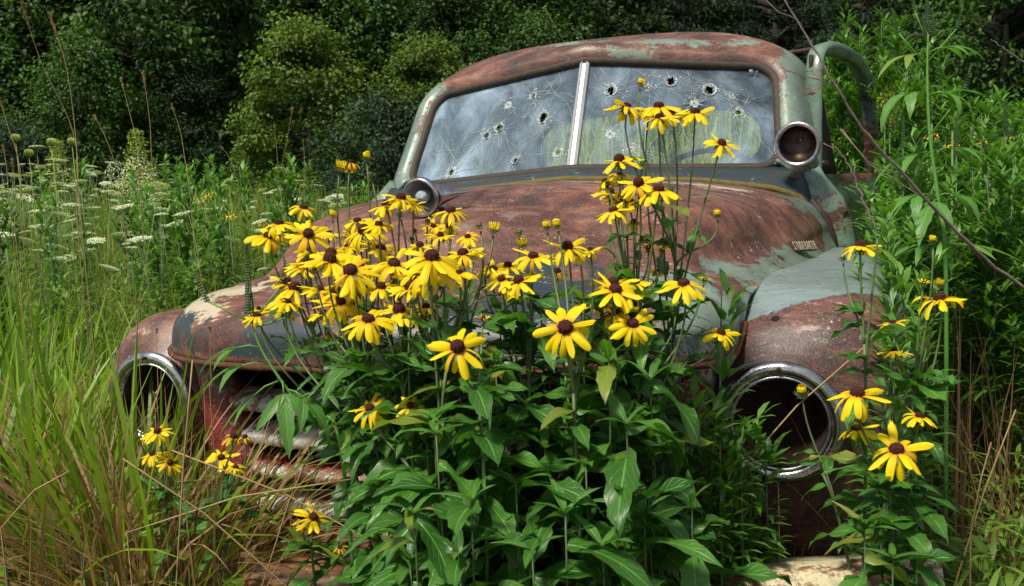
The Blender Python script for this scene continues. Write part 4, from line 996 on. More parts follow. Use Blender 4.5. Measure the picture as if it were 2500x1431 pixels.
CF('coneflower with stacked wide blooms over the hood nose', (880, 930), 1010, 1.26, [(808,617,112,30,'f',.03),(805,634,132,16,'f',-.02),(855,660,142,38,'f',-.04),(768,663,32,0,'g'),(821,712,102,16,'f',.05),(830,735,116,42,'f'),(949,625,48,25,'f',.1)], 16)
CF('coneflower with two dark eyed blooms above the grille', (985, 960), 1080, 1.18, [(899,778,126,34,'f',-.02,0),(974,756,122,32,'f'),(1034,773,58,-5,'u',.03),(1008,737,24,0,'g'),(805,813,36,10,'d',.15)], 17)
CF('coneflower with small blooms below the clump, beside the grille bars', (1010, 1170), 1040, 1.12, [(903,996,96,48,'f',.05),(920,982,56,20,'d',.06),(1002,990,72,60,'f',.04,0)], 16)
CF('low coneflower at far left before the far headlight', (400, 1240), 420, 1.62, [(385,1053,74,28,'f'),(373,1108,66,10,'f',.0,-10),(415,1130,62,45,'f')], 7, lsize=.9)
CF('low coneflower with curled petals before the grille post', (540, 1250), 545, 1.58, [(570,1065,72,15,'d'),(598,1066,54,10,'d'),(540,1117,74,34,'f'),(575,1140,54,18,'f')], 7, lsize=.9)
CF('short coneflower with ragged blooms below the grille bars', (760, 1350), 770, 1.45, [(738,1275,70,30,'d'),(765,1262,92,45,'f',.0,15),(830,1336,40,30,'d')], 8, lsize=.9)
CF('coneflower beside the near fender, its bloom level with the hood seam', (2110, 840), 2120, 1.28, [(2100,600,100,-4,'f',.0,0),(2058,633,26,0,'g'),(2144,565,28,0,'g')], 12, lsize=.8)
CF('right hand coneflower with blooms beside the ragweed stem', (2230, 950), 2200, 1.34, [(2278,590,28,0,'y'),(2294,698,34,0,'y'),(2294,726,128,10,'f',-.02,-8),(2255,690,34,0,'u'),(2179,787,74,-2,'f',.05),(2185,854,78,-2,'f',.05)], 13, lsize=.85)
CF('coneflower right of the near headlight with four flat blooms', (2170, 1200), 2200, 1.22, [(2093,959,140,22,'f',-.02,4),(2090,1046,98,0,'f',.04),(2189,1096,146,34,'f',-.03,0),(2246,1016,90,0,'f',.04),(2255,1198,26,10,'g')], 16, lsize=1.0)
CF('thin stem with one curled yellow bud inside the near headlight ring', (2010, 1160), 2140, 1.38, [(1958,962,40,5,'y')], 6, lsize=.5)
# leafy flowerless shoots that fill the clump
SH = [(1130,1030,1.30),(1560,1110,1.2),(1060,1170,1.22),(1130,1080,1.20),(1040,1060,1.12),(1010,1250,1.02),(1080,1120,1.12),(1150,1220,1.00),(1210,1060,1.16),(1260,1180,1.04),(1330,1090,1.12),(1380,1250,.98),(1430,1130,1.08),(1500,1060,1.16),(1520,1230,1.02),(1590,1080,1.18),(1610,1010,1.24),(1470,1330,.98),(1120,1350,.98),(1300,1340,.96),(1000,1360,1.08),(2110,1290,1.18),(2240,1270,1.20),(2180,1360,1.12),(1700,1290,1.2),(1200,960,1.24),(1040,960,1.26),(1400,1000,1.22),(1180,920,1.30)]
SHX = [(int(random.uniform(930, 1700)), int(random.uniform(870, 1400)), random.uniform(1.02, 1.24)) for _ in range(34)]+[(int(random.uniform(930, 1640)), int(random.uniform(715, 880)), random.uniform(1.2, 1.34)) for _ in range(14)]
SHW = ['behind the drooping bloom', 'near the right edge of the clump', 'beside the lowest grille bar', 'left side of the leafy clump', 'left of the clump middle', 'at the clump foot, left of centre', 'in the clump middle, left', 'at the centre foot of the clump', 'just left of the clump centre', 'at the very centre of the clump', 'under the wide open bloom', 'at the bottom centre edge', 'right of the wide open bloom', 'right of the clump centre', 'right foot of the leafy clump', 'at the right side of the clump', 'at the upper right of the clump', 'lowest at the right foot', 'lowest at the left foot', 'lowest in the middle', 'at the lower left edge', 'below the near headlight, right', 'at the right below four flat blooms', 'lowest at the right end of the bumper', 'right of the clump foot, near the bumper', 'under the lowest drooping bloom', 'under the layered bloom', 'behind the wide open bloom', 'behind the small twin blooms']
ORD = ['first', 'second', 'third', 'fourth', 'fifth', 'sixth', 'seventh', 'eighth', 'ninth', 'tenth', 'eleventh', 'twelfth', 'thirteenth', 'fourteenth', 'fifteenth', 'sixteenth', 'seventeenth', 'eighteenth', 'nineteenth', 'twentieth']+['twenty-'+x for x in ('first', 'second', 'third', 'fourth', 'fifth', 'sixth', 'seventh', 'eighth', 'ninth')]+['thirtieth']+['thirty-'+x for x in ('first', 'second', 'third', 'fourth', 'fifth', 'sixth', 'seventh', 'eighth', 'ninth')]+['fortieth']+['forty-'+x for x in ('first', 'second', 'third', 'fourth', 'fifth', 'sixth', 'seventh', 'eighth', 'ninth')]
SHX.sort()
for (px, py, d), where in zip(SH+SHX, SHW+['in the flower clump, '+ORD[i]+' of its kind from the left' for i in range(48)]):
    top = at(px, py, d); root = Vector((top.x+random.uniform(-.06, .06), top.y+random.uniform(-.03, .05), gz(top.x, top.y)-.02))
    pl = tag(empty('coneflower_shoot', root), 'leafy green shoot without flowers '+where, 'plant', 'flowerless shoots in the flower clump')
    main = bez(root, root+Vector((0, 0, .3)), top-Vector((0, 0, .25)), top, 12); mb = MB(); mb.tube([p-root for p in main], [.0034-.0024*i/12 for i in range(13)], 6)
    link('stem', mkmesh('shoot_stem', mb.V, mb.F, [M['stem']], attrs={'tint': [(.35,)*3]*len(mb.V)}), pl); az = random.uniform(0, 6)
    nl = 19
    for k in range(4): put_leaf(pl, root, random.choice(LEAFN), main[12]-Vector((0, 0, .002)), rdir(az+k*1.6, random.uniform(.5, 1.2)), random.uniform(.5, .8))
    for k in range(nl):
        t = .30+.69*k/(nl-1); i = min(11.99, t*12); q = main[int(i)].lerp(main[int(i)+1], i-int(i)); az += 2.4
        put_leaf(pl, root, random.choice(LEAF), q, rdir(az, random.uniform(-.15, .75)), random.uniform(.75, 1.45)*(1.15-.35*t))

# --- big meshes of blades and leaf cards
def blades(P, H, az, lean, Wd, curve, nseg=5, tint=None, fold=.0):
    """grass blades: roots P (n,3); H heights; az heading; lean start angle from vertical; curve extra bend (rad)"""
    n = len(P); t = np.linspace(0, 1, nseg+1); dl = (H/nseg)[:, None]
    ang = lean[:, None]+curve[:, None]*t[None, :]**1.6
    hx = np.concatenate([np.zeros((n, 1)), np.cumsum(np.sin(ang[:, :-1])*dl, 1)], 1); hz = np.concatenate([np.zeros((n, 1)), np.cumsum(np.cos(ang[:, :-1])*dl, 1)], 1)
    ca, sa = np.cos(az)[:, None], np.sin(az)[:, None]
    fa = az+RNG.uniform(-1.2, 1.2, n)+PI/2; wx, wy = np.cos(fa)[:, None], np.sin(fa)[:, None]
    prof = np.minimum(1, (1-t)*2.2)**.8; prof[0] = .7
    w2 = Wd[:, None]*prof[None, :]*.5
    X = P[:, 0:1]+hx*ca; Y = P[:, 1:2]+hx*sa; Z = P[:, 2:3]+hz
    V = np.stack([np.stack([X-wx*w2, Y-wy*w2, Z], -1), np.stack([X+wx*w2, Y+wy*w2, Z], -1)], 2).reshape(-1, 3)
    b = (np.arange(n)*(nseg+1)*2)[:, None, None]; s = (np.arange(nseg)*2)[None, :, None]
    Q = (b+s+np.array([0, 1, 3, 2])[None, None, :]).reshape(-1, 4)
    T = np.repeat(tint if tint is not None else RNG.random(n), (nseg+1)*2)
    return V, Q, T
def cards(P, D, U, L, Wd, tint=None, bend=.25):
    """leaves: 6-vertex folded lance shapes; P base, D direction, U up-ish"""
    n = len(P); D = D/np.linalg.norm(D, axis=1, keepdims=True); S = np.cross(U, D); S /= np.linalg.norm(S, axis=1, keepdims=True)+1e-9; Nn = np.cross(D, S)
    L = L[:, None]; Wd = Wd[:, None]
    pts = [P, P+D*L*.35+S*Wd*.5+Nn*Wd*.12, P+D*L*.35-S*Wd*.5+Nn*Wd*.12, P+D*L*.72+S*Wd*.36-Nn*L*bend*.35+Nn*Wd*.1, P+D*L*.72-S*Wd*.36-Nn*L*bend*.35+Nn*Wd*.1, P+D*L-Nn*L*bend]
    V = np.stack(pts, 1).reshape(-1, 3)
    tri = np.array([[0, 2, 1], [1, 2, 4], [1, 4, 3], [3, 4, 5]])
    Q = ((np.arange(n)*6)[:, None, None]+tri[None]).reshape(-1, 3)
    T = np.repeat(tint if tint is not None else RNG.random(n), 6)
    return V, Q, T
def merge(parts):
    V = []; Q = []; T = []; o = 0
    for v, q, t in parts: V.append(v); Q.append(q+o); T.append(t); o += len(v)
    return np.concatenate(V), np.concatenate(Q), np.concatenate(T)
gzv = np.vectorize(gz)
def stuff(name, V, Q, T, m_, label=None, cat=None):
    o = link(name, npmesh(name, V, Q, [m_], tint=T)); tag(o, label, cat, kind='stuff'); return o
def spread_px(n, x0, x1, d0, d1, p=1.):
    """ground points seen between photo columns x0..x1 at depths d0..d1"""
    px = RNG.uniform(x0, x1, n); d = d0+(d1-d0)*RNG.random(n)**p
    A = np.array([at(a, 700, b)[:] for a, b in zip(px, d)]); A[:, 2] = [gz(a[0], a[1]) for a in A]; return A, px, d
# tall green grass at the left
U1 = lambda a, b, n: RNG.uniform(a, b, n)
n = 1500; P, px, d = spread_px(n, -260, 310, 1.75, 4.0, 1.1)
H = U1(.65, 1.10, n)*(1-.22*np.clip((px-120)/200, 0, 1)); g1 = blades(P, H, U1(0, 6.28, n), np.abs(RNG.normal(0, .16, n)), U1(.010, .026, n), np.abs(RNG.normal(.6, .7, n)), 8, U1(.2, 1, n))
n2_ = 130; P2, px2, d2 = spread_px(n2_, 200, 330, 1.62, 1.95); g1c = blades(P2, U1(.80, 1.08, n2_), U1(0, 6.28, n2_), np.abs(RNG.normal(0, .12, n2_)), U1(.010, .020, n2_), U1(.1, 1.6, n2_), 10, U1(.3, 1, n2_))
nb = 420; Pb, pxb, db = spread_px(nb, -260, 330, 1.65, 2.6); g1b = blades(Pb, U1(.75, 1.15, nb)*(1-.25*np.clip((pxb-100)/230, 0, 1)), U1(0, 6.28, nb), np.abs(RNG.normal(.1, .2, nb)), U1(.018, .030, nb), U1(.6, 2.2, nb), 12, U1(.5, 1, nb)); g1 = merge([g1, g1b, g1c])
stuff('green_grass', *g1, M['grass'], 'long bright green grass blades along the left edge', 'grass')
# dry grass left of and around the far headlight
n = 1300; P, px, d = spread_px(n, -250, 545, 1.50, 2.3)
H = U1(.55, 1.0, n)*np.where(px > 460, .70, 1.); g1 = blades(P, H, U1(0, 6.28, n), np.abs(RNG.normal(0, .2, n)), U1(.003, .013, n), np.abs(RNG.normal(.9, 1.1, n)), 8, U1(0, 1, n))
n = 1000; P, px, d = spread_px(n, -250, 560, 1.35, 1.9); g2 = blades(P, U1(.5, .88, n), U1(0, 6.28, n), np.abs(RNG.normal(0, .35, n)), U1(.0015, .003, n), RNG.normal(0, .5, n), 7, U1(.3, 1, n))
n = 1000; P, px, d = spread_px(n, 190, 470, 1.56, 1.86); g3 = blades(P, U1(.75, 1.08, n)*np.where(px > 430, .86, 1), U1(0, 6.28, n), np.abs(RNG.normal(0, .15, n)), U1(.007, .016, n), U1(.8, 3.4, n), 14, U1(.3, 1, n))
n = 620; P, px, d = spread_px(n, -250, 330, 1.6, 2.6); g4 = blades(P, U1(.7, 1.1, n), U1(0, 6.28, n), np.abs(RNG.normal(0, .2, n)), U1(.006, .014, n), U1(.5, 3.0, n), 12, U1(.4, 1, n))
V, Q, T = merge([g1, g2, g3, g4]); stuff('dry_grass', V, Q, T, M['dry'], 'curled brown dry grass before the far headlight', 'grass')
n = 650; P, px, d = spread_px(n, 2230, 2700, 1.5, 2.6); g1 = blades(P, U1(.5, 1.0, n), U1(0, 6.28, n), np.abs(RNG.normal(0, .3, n)), U1(.002, .006, n), RNG.normal(0, .6, n), 7, U1(0, .5, n))
n = 380; P, px, d = spread_px(n, 1560, 2100, 1.18, 1.42); g2 = blades(P, U1(.45, .72, n), U1(0, 6.28, n), np.abs(RNG.normal(0, .4, n)), U1(.001, .003, n), RNG.normal(0, .5, n), 7, U1(0, .6, n))
V, Q, T = merge([g1, g2]); stuff('dry_stems', V, Q, T, M['dry'], 'thin brown dry stems at the lower right', 'grass')
# meadow behind
n = 30000; P, px, d = spread_px(n, -300, 1150, 3.0, 17, .9); H = U1(.5, 1.15, n)*(.95+.0*d); g1 = blades(P, H, U1(0, 6.28, n), np.abs(RNG.normal(0, .35, n)), U1(.004, .010, n)*(.6+.12*d), RNG.normal(0, 1.1, n), 5, RNG.random(n)*np.clip(.5+.6*np.sin(P[:, 0]*2.3)*np.sin(P[:, 1]*1.7)+RNG.normal(0, .25, n), .1, 1.3))
stuff('meadow_grass', *g1, M['pale'], 'pale wild meadow grass between truck and trees', 'meadow')
def herbs(P, H, nl, L, Wd, m_, name, label):
    parts = []
    for k in range(len(P)):
        m = nl; t = RNG.uniform(.25, 1, m); a = RNG.uniform(0, 6.28, m); r = RNG.uniform(0, .10, m)*(1.1-t*.6)
        p = np.stack([P[k, 0]+np.cos(a)*r, P[k, 1]+np.sin(a)*r, P[k, 2]+H[k]*t], 1); e = RNG.uniform(-.1, .9, m)
        D = np.stack([np.cos(a)*np.cos(e), np.sin(a)*np.cos(e), np.sin(e)], 1)
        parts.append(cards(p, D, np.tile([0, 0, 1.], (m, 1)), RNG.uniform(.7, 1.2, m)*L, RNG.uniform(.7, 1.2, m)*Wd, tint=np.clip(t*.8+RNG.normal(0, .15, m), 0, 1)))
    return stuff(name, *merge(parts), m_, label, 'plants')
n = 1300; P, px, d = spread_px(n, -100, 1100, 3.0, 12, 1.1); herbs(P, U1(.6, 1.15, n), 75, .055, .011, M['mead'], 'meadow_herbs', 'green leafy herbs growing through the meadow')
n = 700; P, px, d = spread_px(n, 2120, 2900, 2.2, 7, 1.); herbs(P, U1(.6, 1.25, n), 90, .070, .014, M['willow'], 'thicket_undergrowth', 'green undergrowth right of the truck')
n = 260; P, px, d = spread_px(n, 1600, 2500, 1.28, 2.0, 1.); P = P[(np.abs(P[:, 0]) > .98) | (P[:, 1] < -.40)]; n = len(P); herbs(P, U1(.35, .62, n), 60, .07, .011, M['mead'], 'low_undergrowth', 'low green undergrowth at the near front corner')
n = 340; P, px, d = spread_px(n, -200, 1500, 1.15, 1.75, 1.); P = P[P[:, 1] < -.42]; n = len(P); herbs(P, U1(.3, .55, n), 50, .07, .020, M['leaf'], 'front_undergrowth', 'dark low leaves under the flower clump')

# --- narrow-leaved shoots (goldenrod-like)
def narrow_proto(h, nl, L, Wd, spread=.0):
    V, Fc = tube([(0, 0, 0), (.01, .0, h*.35), (.0, .015, h*.7), (.02, .0, h)], [.004, .0035, .0028, .0012], 5)
    st = mkmesh('narrow_leaf_stem', V, Fc, [M['stem']], attrs={'tint': [(.5,)*3]*len(V)})
    parts = []; br = [(0., 0., 0.)]
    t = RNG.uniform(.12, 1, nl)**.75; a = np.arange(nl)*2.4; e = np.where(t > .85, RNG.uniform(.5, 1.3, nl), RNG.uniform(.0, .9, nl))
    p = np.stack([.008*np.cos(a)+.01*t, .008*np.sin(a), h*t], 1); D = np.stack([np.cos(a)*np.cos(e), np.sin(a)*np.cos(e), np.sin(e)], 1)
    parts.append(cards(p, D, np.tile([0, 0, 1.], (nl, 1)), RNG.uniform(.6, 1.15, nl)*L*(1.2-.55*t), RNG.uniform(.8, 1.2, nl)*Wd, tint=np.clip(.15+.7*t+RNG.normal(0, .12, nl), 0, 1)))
    for b in range(int(7*spread)):                                # side shoots near the top
        ab = RNG.uniform(0, 6.28); tb = RNG.uniform(.5, .88); m = 34; s = RNG.random(m); Lb = RNG.uniform(.10, .24)
        ax_ = np.array([math.cos(ab)*.5, math.sin(ab)*.5, .86]); p = np.array([0, 0, h*tb])+ax_*Lb*s[:, None]; a = np.arange(m)*2.4; e = RNG.uniform(.3, 1.1, m)
        D = np.stack([np.cos(a)*np.cos(e), np.sin(a)*np.cos(e), np.sin(e)], 1)+ax_*.3
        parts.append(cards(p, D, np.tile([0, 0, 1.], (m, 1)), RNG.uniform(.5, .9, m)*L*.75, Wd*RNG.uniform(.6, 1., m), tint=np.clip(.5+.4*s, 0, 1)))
    v, q, tt = merge(parts); return st, npmesh('narrow_leaves', v, q, [M['willow']], tint=tt)
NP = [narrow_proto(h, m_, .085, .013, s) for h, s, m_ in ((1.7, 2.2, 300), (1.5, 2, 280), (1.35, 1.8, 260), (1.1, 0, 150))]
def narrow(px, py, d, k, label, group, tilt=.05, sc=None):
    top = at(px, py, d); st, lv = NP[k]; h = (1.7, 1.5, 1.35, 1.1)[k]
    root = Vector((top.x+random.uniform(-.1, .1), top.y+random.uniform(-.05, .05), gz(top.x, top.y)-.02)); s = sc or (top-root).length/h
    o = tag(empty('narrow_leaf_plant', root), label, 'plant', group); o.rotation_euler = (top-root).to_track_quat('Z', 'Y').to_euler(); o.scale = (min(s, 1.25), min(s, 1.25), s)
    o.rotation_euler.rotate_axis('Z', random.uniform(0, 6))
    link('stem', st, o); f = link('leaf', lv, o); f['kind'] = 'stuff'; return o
tall = [(2060,25,4.0,0),(2045,120,4.0,0),(2110,70,4.2,0),(2165,40,3.8,0),(2190,55,3.5,1),(2230,130,3.1,0),(2030,160,4.4,1),(2090,190,4.3,1),(2140,180,4.2,1),(2210,170,3.2,1),(2330,230,2.8,1),(2380,250,3.1,1),(2450,230,3.0,1),(2010,180,4.2,0),(2300,120,3.8,0),(2070,90,4.5,0)]
tall.sort()
for i, (px, py, d, k) in enumerate(tall): narrow(px, py, d, k, 'tall narrow-leaved plant right of the cab, '+ORD[i]+' from the left', 'tall narrow-leaved plants right of the cab')
for i, px in enumerate(sorted(random.uniform(2160, 2640) for _ in range(44))):
    d = random.uniform(2.0, 3.6); py = random.uniform(230, 520) if px > 2250 else random.uniform(330, 600)
    narrow(px, py, d, random.choice((1, 2, 2)), 'bushy plant of the right thicket, '+ORD[i]+' from the left', 'bushy plants in the right thicket')
narrow(1790, 700, 1.45, 3, 'bright narrow-leaved shoot against the notch of the near fender', 'bright shoots near the headlight')
narrow(2170, 520, 1.75, 2, 'pale green narrow-leaved shoot beside the bloom on the near fender', 'bright shoots near the headlight')
for i, (px, py) in enumerate(sorted(((1620, 940), (1660, 990), (1700, 960), (1740, 1000), (1680, 1085), (1590, 1060), (1790, 1030), (1650, 1060), (1720, 1050), (1780, 1080), (1600, 1000), (1800, 1100), (1835, 1015), (1885, 1065), (1765, 965), (1560, 1040)))):
    narrow(px, py, random.uniform(1.34, 1.45), 3, 'bright narrow-leaved shoot by the near headlight, '+ORD[i]+' from the left', 'bright narrow-leaved shoots before the near headlight')
for i, px in enumerate(sorted([random.uniform(340, 640) for _ in range(20)]+[random.uniform(-40, 340) for _ in range(14)]+[random.uniform(640, 900) for _ in range(8)])):
    d = random.uniform(3.6, 6.5); narrow(px, random.uniform(385, 540), d, random.choice((2, 3)), 'green bushy meadow plant left of the hood, '+ORD[i]+' from the left', 'bushy plants in the meadow')

for i, (px, py, d) in enumerate(((2175, 700, 1.58), (2185, 800, 1.5), (2215, 640, 1.6), (2250, 780, 1.5), (2205, 880, 1.42))): narrow(px, py, d, 3, 'narrow-leaved shoot before the right edge of the near fender, '+ORD[i]+' listed rightward', 'shoots before the near fender')
for i in range(16):
    narrow(1290+40*i, random.uniform(215, 300), random.uniform(5.6, 7.2), random.choice((0, 1)), 'pale sunlit plant behind the cab, '+ORD[i]+' from the left through the glass', 'plants seen through the cab windows')
n = 2600; P, px, d = spread_px(n, 1250, 1980, 5.4, 8.); stuff('bright_grass', *blades(P, U1(1.3, 1.9, n), U1(0, 6.28, n), np.abs(RNG.normal(0, .12, n)), U1(.012, .03, n), RNG.normal(0, .5, n), 4), M['pale'], 'bright tall grass behind the cab seen through its windows', 'grass')

# --- giant ragweed at the right and a small one by the grille
def spike_mesh(name, L, r):
    mb = MB(); n = int(L/.0042)
    mb.tube([(0, 0, 0), (0, 0, L)], [.0016, .0008], 5)
    for i in range(n):
        z = L*(i+.5)/n; rr = r*(1-.55*z/L)
        for k in range(5):
            th = 2*PI*k/5+i*1.1+random.uniform(-.2, .2); c = Vector((rr*.75*math.cos(th), rr*.75*math.sin(th), z)); s = rr*.42
            mb.add([c+Vector((s, 0, 0)), c+Vector((-s*.5, s, 0)), c+Vector((-s*.5, -s, 0)), c+Vector((0, 0, s*1.1)), c-Vector((0, 0, s*1.2))], [(0, 1, 3), (1, 2, 3), (2, 0, 3), (1, 0, 4), (2, 1, 4), (0, 2, 4)])
    return mkmesh(name, mb.V, mb.F, [M['spike']], smooth=False, attrs={'tint': [(random.random(),)*3 for _ in mb.V]})
SPK = spike_mesh('flower_spike', .085, .0075); SPK2 = spike_mesh('flower_spike', .05, .005)
def ragweed(pxs, d, r, label, nodes, spikes, leaf_s):
    pts = [at(x, y, d) for x, y in pxs]; root = Vector((pts[0].x, pts[0].y, gz(pts[0].x, pts[0].y)-.02)) if pts[0].z > .1 else pts[0]
    pl = tag(empty('giant_ragweed', root), label, 'plant'); full = [root]+pts; n = len(full)-1
    path = [Vector(cr([tuple(q) for q in full], n*i/30)) for i in range(31)]; mb = MB(); mb.tube([p-root for p in path], [r*(1-.6*i/30) for i in range(31)], 8)
    for (fx, fy), vec, kind, s in nodes:
        p = at(fx, fy, d); v = Vector(vec); stalk = [p-root, p-root+v*.5*s*.05/.05*.5, p-root+v*s*.5]
        if kind == 'leaf':
            e = p+v*.035; mb.tube([p-root, p-root+v*.02+Vector((0, 0, .004)), e-root], .0014, 5)
            put_leaf(pl, root, random.choice(RAG), e, v+Vector((0, 0, -.1)), s*leaf_s*.82)
        else:
            e = p+v*.07*s; mb.tube([p-root, p-root+v*.04*s, e-root], .0016, 5)
            q = link('flower_spike', SPK2, pl); q.matrix_local = axis_mat(e-root, v*.5+Vector((0, 0, 1))) @ Matrix.Scale(s, 4)
    link('stem', mkmesh('ragweed_stem', mb.V, mb.F, [M['rag']], attrs={'tint': [(.9,)*3]*len(mb.V)}, uv=[(.5, .9)]*len(mb.V)), pl)
    for (fx, fy), s, me in spikes:
        q = link('flower_spike', me, pl); q.matrix_local = axis_mat(at(fx, fy, d)-root, (random.uniform(-.1, .1), 0, 1)) @ Matrix.Scale(s, 4)
RX, LX = Vector(RT), -Vector(RT)
ragweed([(2310, 720), (2292, 500), (2270, 330), (2264, 180), (2266, 80)], 1.95, .0052, 'giant ragweed with pale thick stem and flower spikes at the upper right',
 [((2265, 130), RX+Vector((0, -.3, .3)), 'leaf', .8), ((2264, 140), LX+Vector((0, -.3, .1)), 'leaf', .9), ((2263, 232), LX+Vector((0, -.5, .1)), 'leaf', 1.15), ((2266, 235), RX+Vector((.1, .2, .3)), 'leaf', .9), ((2270, 230), RX+Vector((0, -.5, .0)), 'leaf', .9),
  ((2285, 370), RX+Vector((0, -.2, .2)), 'leaf', 1.0), ((2282, 375), LX+Vector((0, .1, 0)), 'leaf', 1.1), ((2283, 480), RX+Vector((0, -.3, .15)), 'leaf', 1.25), ((2280, 480), LX+Vector((0, -.4, .1)), 'leaf', 1.2), ((2290, 490), LX*.4+Vector((0, -.8, -.1)), 'leaf', 1.2), ((2300, 600), RX+Vector((0, -.4, .1)), 'leaf', 1.2), ((2300, 605), LX+Vector((0, -.2, .2)), 'leaf', 1.1),
  ((2262, 160), LX*.8+Vector((0, 0, .9)), 'sp', 1.1), ((2266, 150), RX*.8+Vector((0, 0, .9)), 'sp', 1.1), ((2264, 105), LX*.4+Vector((0, 0, 1)), 'sp', 1.), ((2270, 330), RX*.8+Vector((0, 0, 1)), 'sp', 1.3), ((2268, 330), LX+Vector((0, 0, .6)), 'sp', 1.2)],
 [((2266, 82), 1.0, SPK), ((2280, 85), .7, SPK), ((2256, 90), .6, SPK)], 1.0)
ragweed([(840, 1150), (760, 1030), (680, 920), (632, 840), (610, 760)], 1.42, .0036, 'small ragweed with dark flower spikes and broad lobed leaves before the grille',
 [((655, 890), LX+Vector((0, -.3, .0)), 'leaf', .85), ((690, 930), RX*.3+Vector((0, -.5, -.5)), 'leaf', 1.0), ((700, 950), RX+Vector((0, -.5, -.3)), 'leaf', .9), ((680, 930), LX+Vector((0, -.2, -.6)), 'leaf', .9), ((640, 850), LX+Vector((0, -.1, .05)), 'leaf', .8), ((720, 980), RX+Vector((0, .1, .4)), 'leaf', .7),
  ((620, 790), LX+Vector((0, 0, .5)), 'sp', 1.0), ((612, 790), RX*.8+Vector((0, 0, .9)), 'sp', .9), ((620, 800), RX+Vector((0, 0, .3)), 'sp', .8)], [((610, 765), 1.0, SPK)], .9)
for (px, py, d, s) in ((110, 1400, 1.55, .7), (205, 1410, 1.5, .5), (262, 1415, 1.5, .5), (20, 1440, 1.5, .6), (2335, 380, 2.5, 1.1), (2205, 360, 2.5, 1.0), (2455, 330, 2.5, 1.1)):
    p = at(px, py, d); root = Vector((p.x, p.y, gz(p.x, p.y)-.02)); pl = tag(empty('ragweed_sprig', root), 'ragweed sprig with a green spike '+('at the lower left corner, the ' if px < 600 else 'in the right thicket, ')+{110: 'second from left', 205: 'third from left', 262: 'rightmost', 20: 'leftmost', 2335: 'right of the ragweed', 2205: 'left of the ragweed', 2455: 'one at the frame edge'}[px], 'plant', 'ragweed sprigs '+('at the lower left' if px < 600 else 'in the right thicket'))
    mb = MB(); mb.tube([(0, 0, 0), (0, 0, p.z-root.z)], [.003, .002], 5); link('stem', mkmesh('sprig_stem', mb.V, mb.F, [M['spike']], attrs={'tint': [(.5,)*3]*len(mb.V)}), pl); q = link('flower_spike', SPK, pl); q.location = p-root; q.scale = (s,)*3

# --- seed-headed grass stalks
def stalk(p_list, d, head, label, r=.0014, kind='plume'):
    pts = [at(x, y, dd) for (x, y), dd in zip(p_list, d)]; b = pts[0]; root = Vector((b.x, b.y, gz(b.x, b.y)-.02))
    pl = tag(empty('grass_stalk', root), label, 'grass stalk', 'seed-headed grass stalks'); full = [tuple(root)]+[tuple(p) for p in pts]
    path = [Vector(cr(full, (len(full)-1)*i/30))-root for i in range(31)]; mb = MB(); mb.tube(path, [r*(1-.5*i/30) for i in range(31)], 5)
    link('stem', mkmesh('stalk_stem', mb.V, mb.F, [M['stalk']], attrs={'tint': [(.5,)*3]*len(mb.V)}), pl)
    tot = sum((path[i+1]-path[i]).length for i in range(30)); n = int(260*head/.3); hs = 1-head/tot
    t = hs+(1-hs)*RNG.random(n)**.9; P = []; D = []
    for tt in t:
        i = min(29, int(tt*30)); q = path[i].lerp(path[i+1], tt*30-i); dr = (path[i+1]-path[i]).normalized(); rd = Vector(RNG.normal(0, 1, 3)); rd = (rd-dr*rd.dot(dr)).normalized()
        P.append(q[:]); D.append((dr+rd*(.28 if kind == 'plume' else .7))[:])
    v, q_, T = cards(np.array(P), np.array(D), RNG.normal(0, 1, (n, 3)), RNG.uniform(.007, .016, n)*(1 if kind == 'plume' else .45), RNG.uniform(.0016, .0028, n))
    h = link('seed_head', npmesh('seed_head', v, q_, [M['stalk']], tint=T), pl)
S_ = [([(200,560),(180,330),(100,150),(48,-10)],(2.3,2.3,2.25,2.2),.22,'tallest straw grass plume at the upper left'),
 ([(195,620),(190,400),(165,180),(123,40)],(2.2,2.2,2.2,2.2),.20,'second straw grass plume right of the tallest'),
 ([(480,600),(385,470),(365,290),(350,180)],(2.8,2.8,2.8,2.8),.16,'straw stalk rising left of the yellow-green tree'),
 ([(345,520),(335,360),(315,270),(296,196)],(3.0,3.0,3.0,3.0),.15,'leaning straw stalk before the dark trees'),
 ([(300,520),(280,400),(255,330),(232,286)],(3.0,3.0,3.0,3.0),.12,'short straw stalk leaning left before the dark trees'),
 ([(470,540),(450,380),(440,320),(420,260)],(3.2,3.2,3.2,3.2),.12,'straw stalk right of the pair before dark trees'),
 ([(60,620),(50,420),(20,310),(-5,230)],(2.3,2.3,2.3,2.3),.18,'straw plume at the left frame edge'),
 ([(680,520),(690,400),(703,330),(714,265)],(4.2,4.2,4.2,4.2),.12,'straw stalk beneath the yellow-green tree'),
 ([(690,520),(680,420),(675,360),(670,308)],(4.4,4.4,4.4,4.4),.10,'thin upright stalk beneath the yellow-green tree'),
 ([(745,520),(745,430),(743,380),(740,346)],(4.4,4.4,4.4,4.4),.08,'thin stalk left of the tall flower buds'),
 ([(590,520),(575,430),(560,385),(543,362)],(4.2,4.2,4.2,4.2),.08,'short stalk arching over the meadow'),
 ([(30,560),(20,450),(15,400),(8,362)],(2.6,2.6,2.6,2.6),.12,'drooping plume at the left above the grass'),
 ([(45,650),(40,520),(36,450),(30,395)],(2.5,2.5,2.5,2.5),.14,'thick upright plume left of the lace flowers')]
for a, b, c, l in S_: stalk(a, b, c, l)
for i, (px, py, d) in enumerate(((340,735,2.0),(382,805,1.9),(378,960,1.75),(512,800,1.62),(498,925,1.62),(380,1000,1.66),(193,830,2.1),(180,920,2.0))):
    stalk([(px+8, py+260), (px+4, py+140), (px+1, py+60), (px, py)], (d,)*4, .05, 'brown foxtail head '+('before the far fender, ' if px > 300 else 'in the left grass, ')+ORD[i]+' as one goes down and leftward', .0010, 'fox')
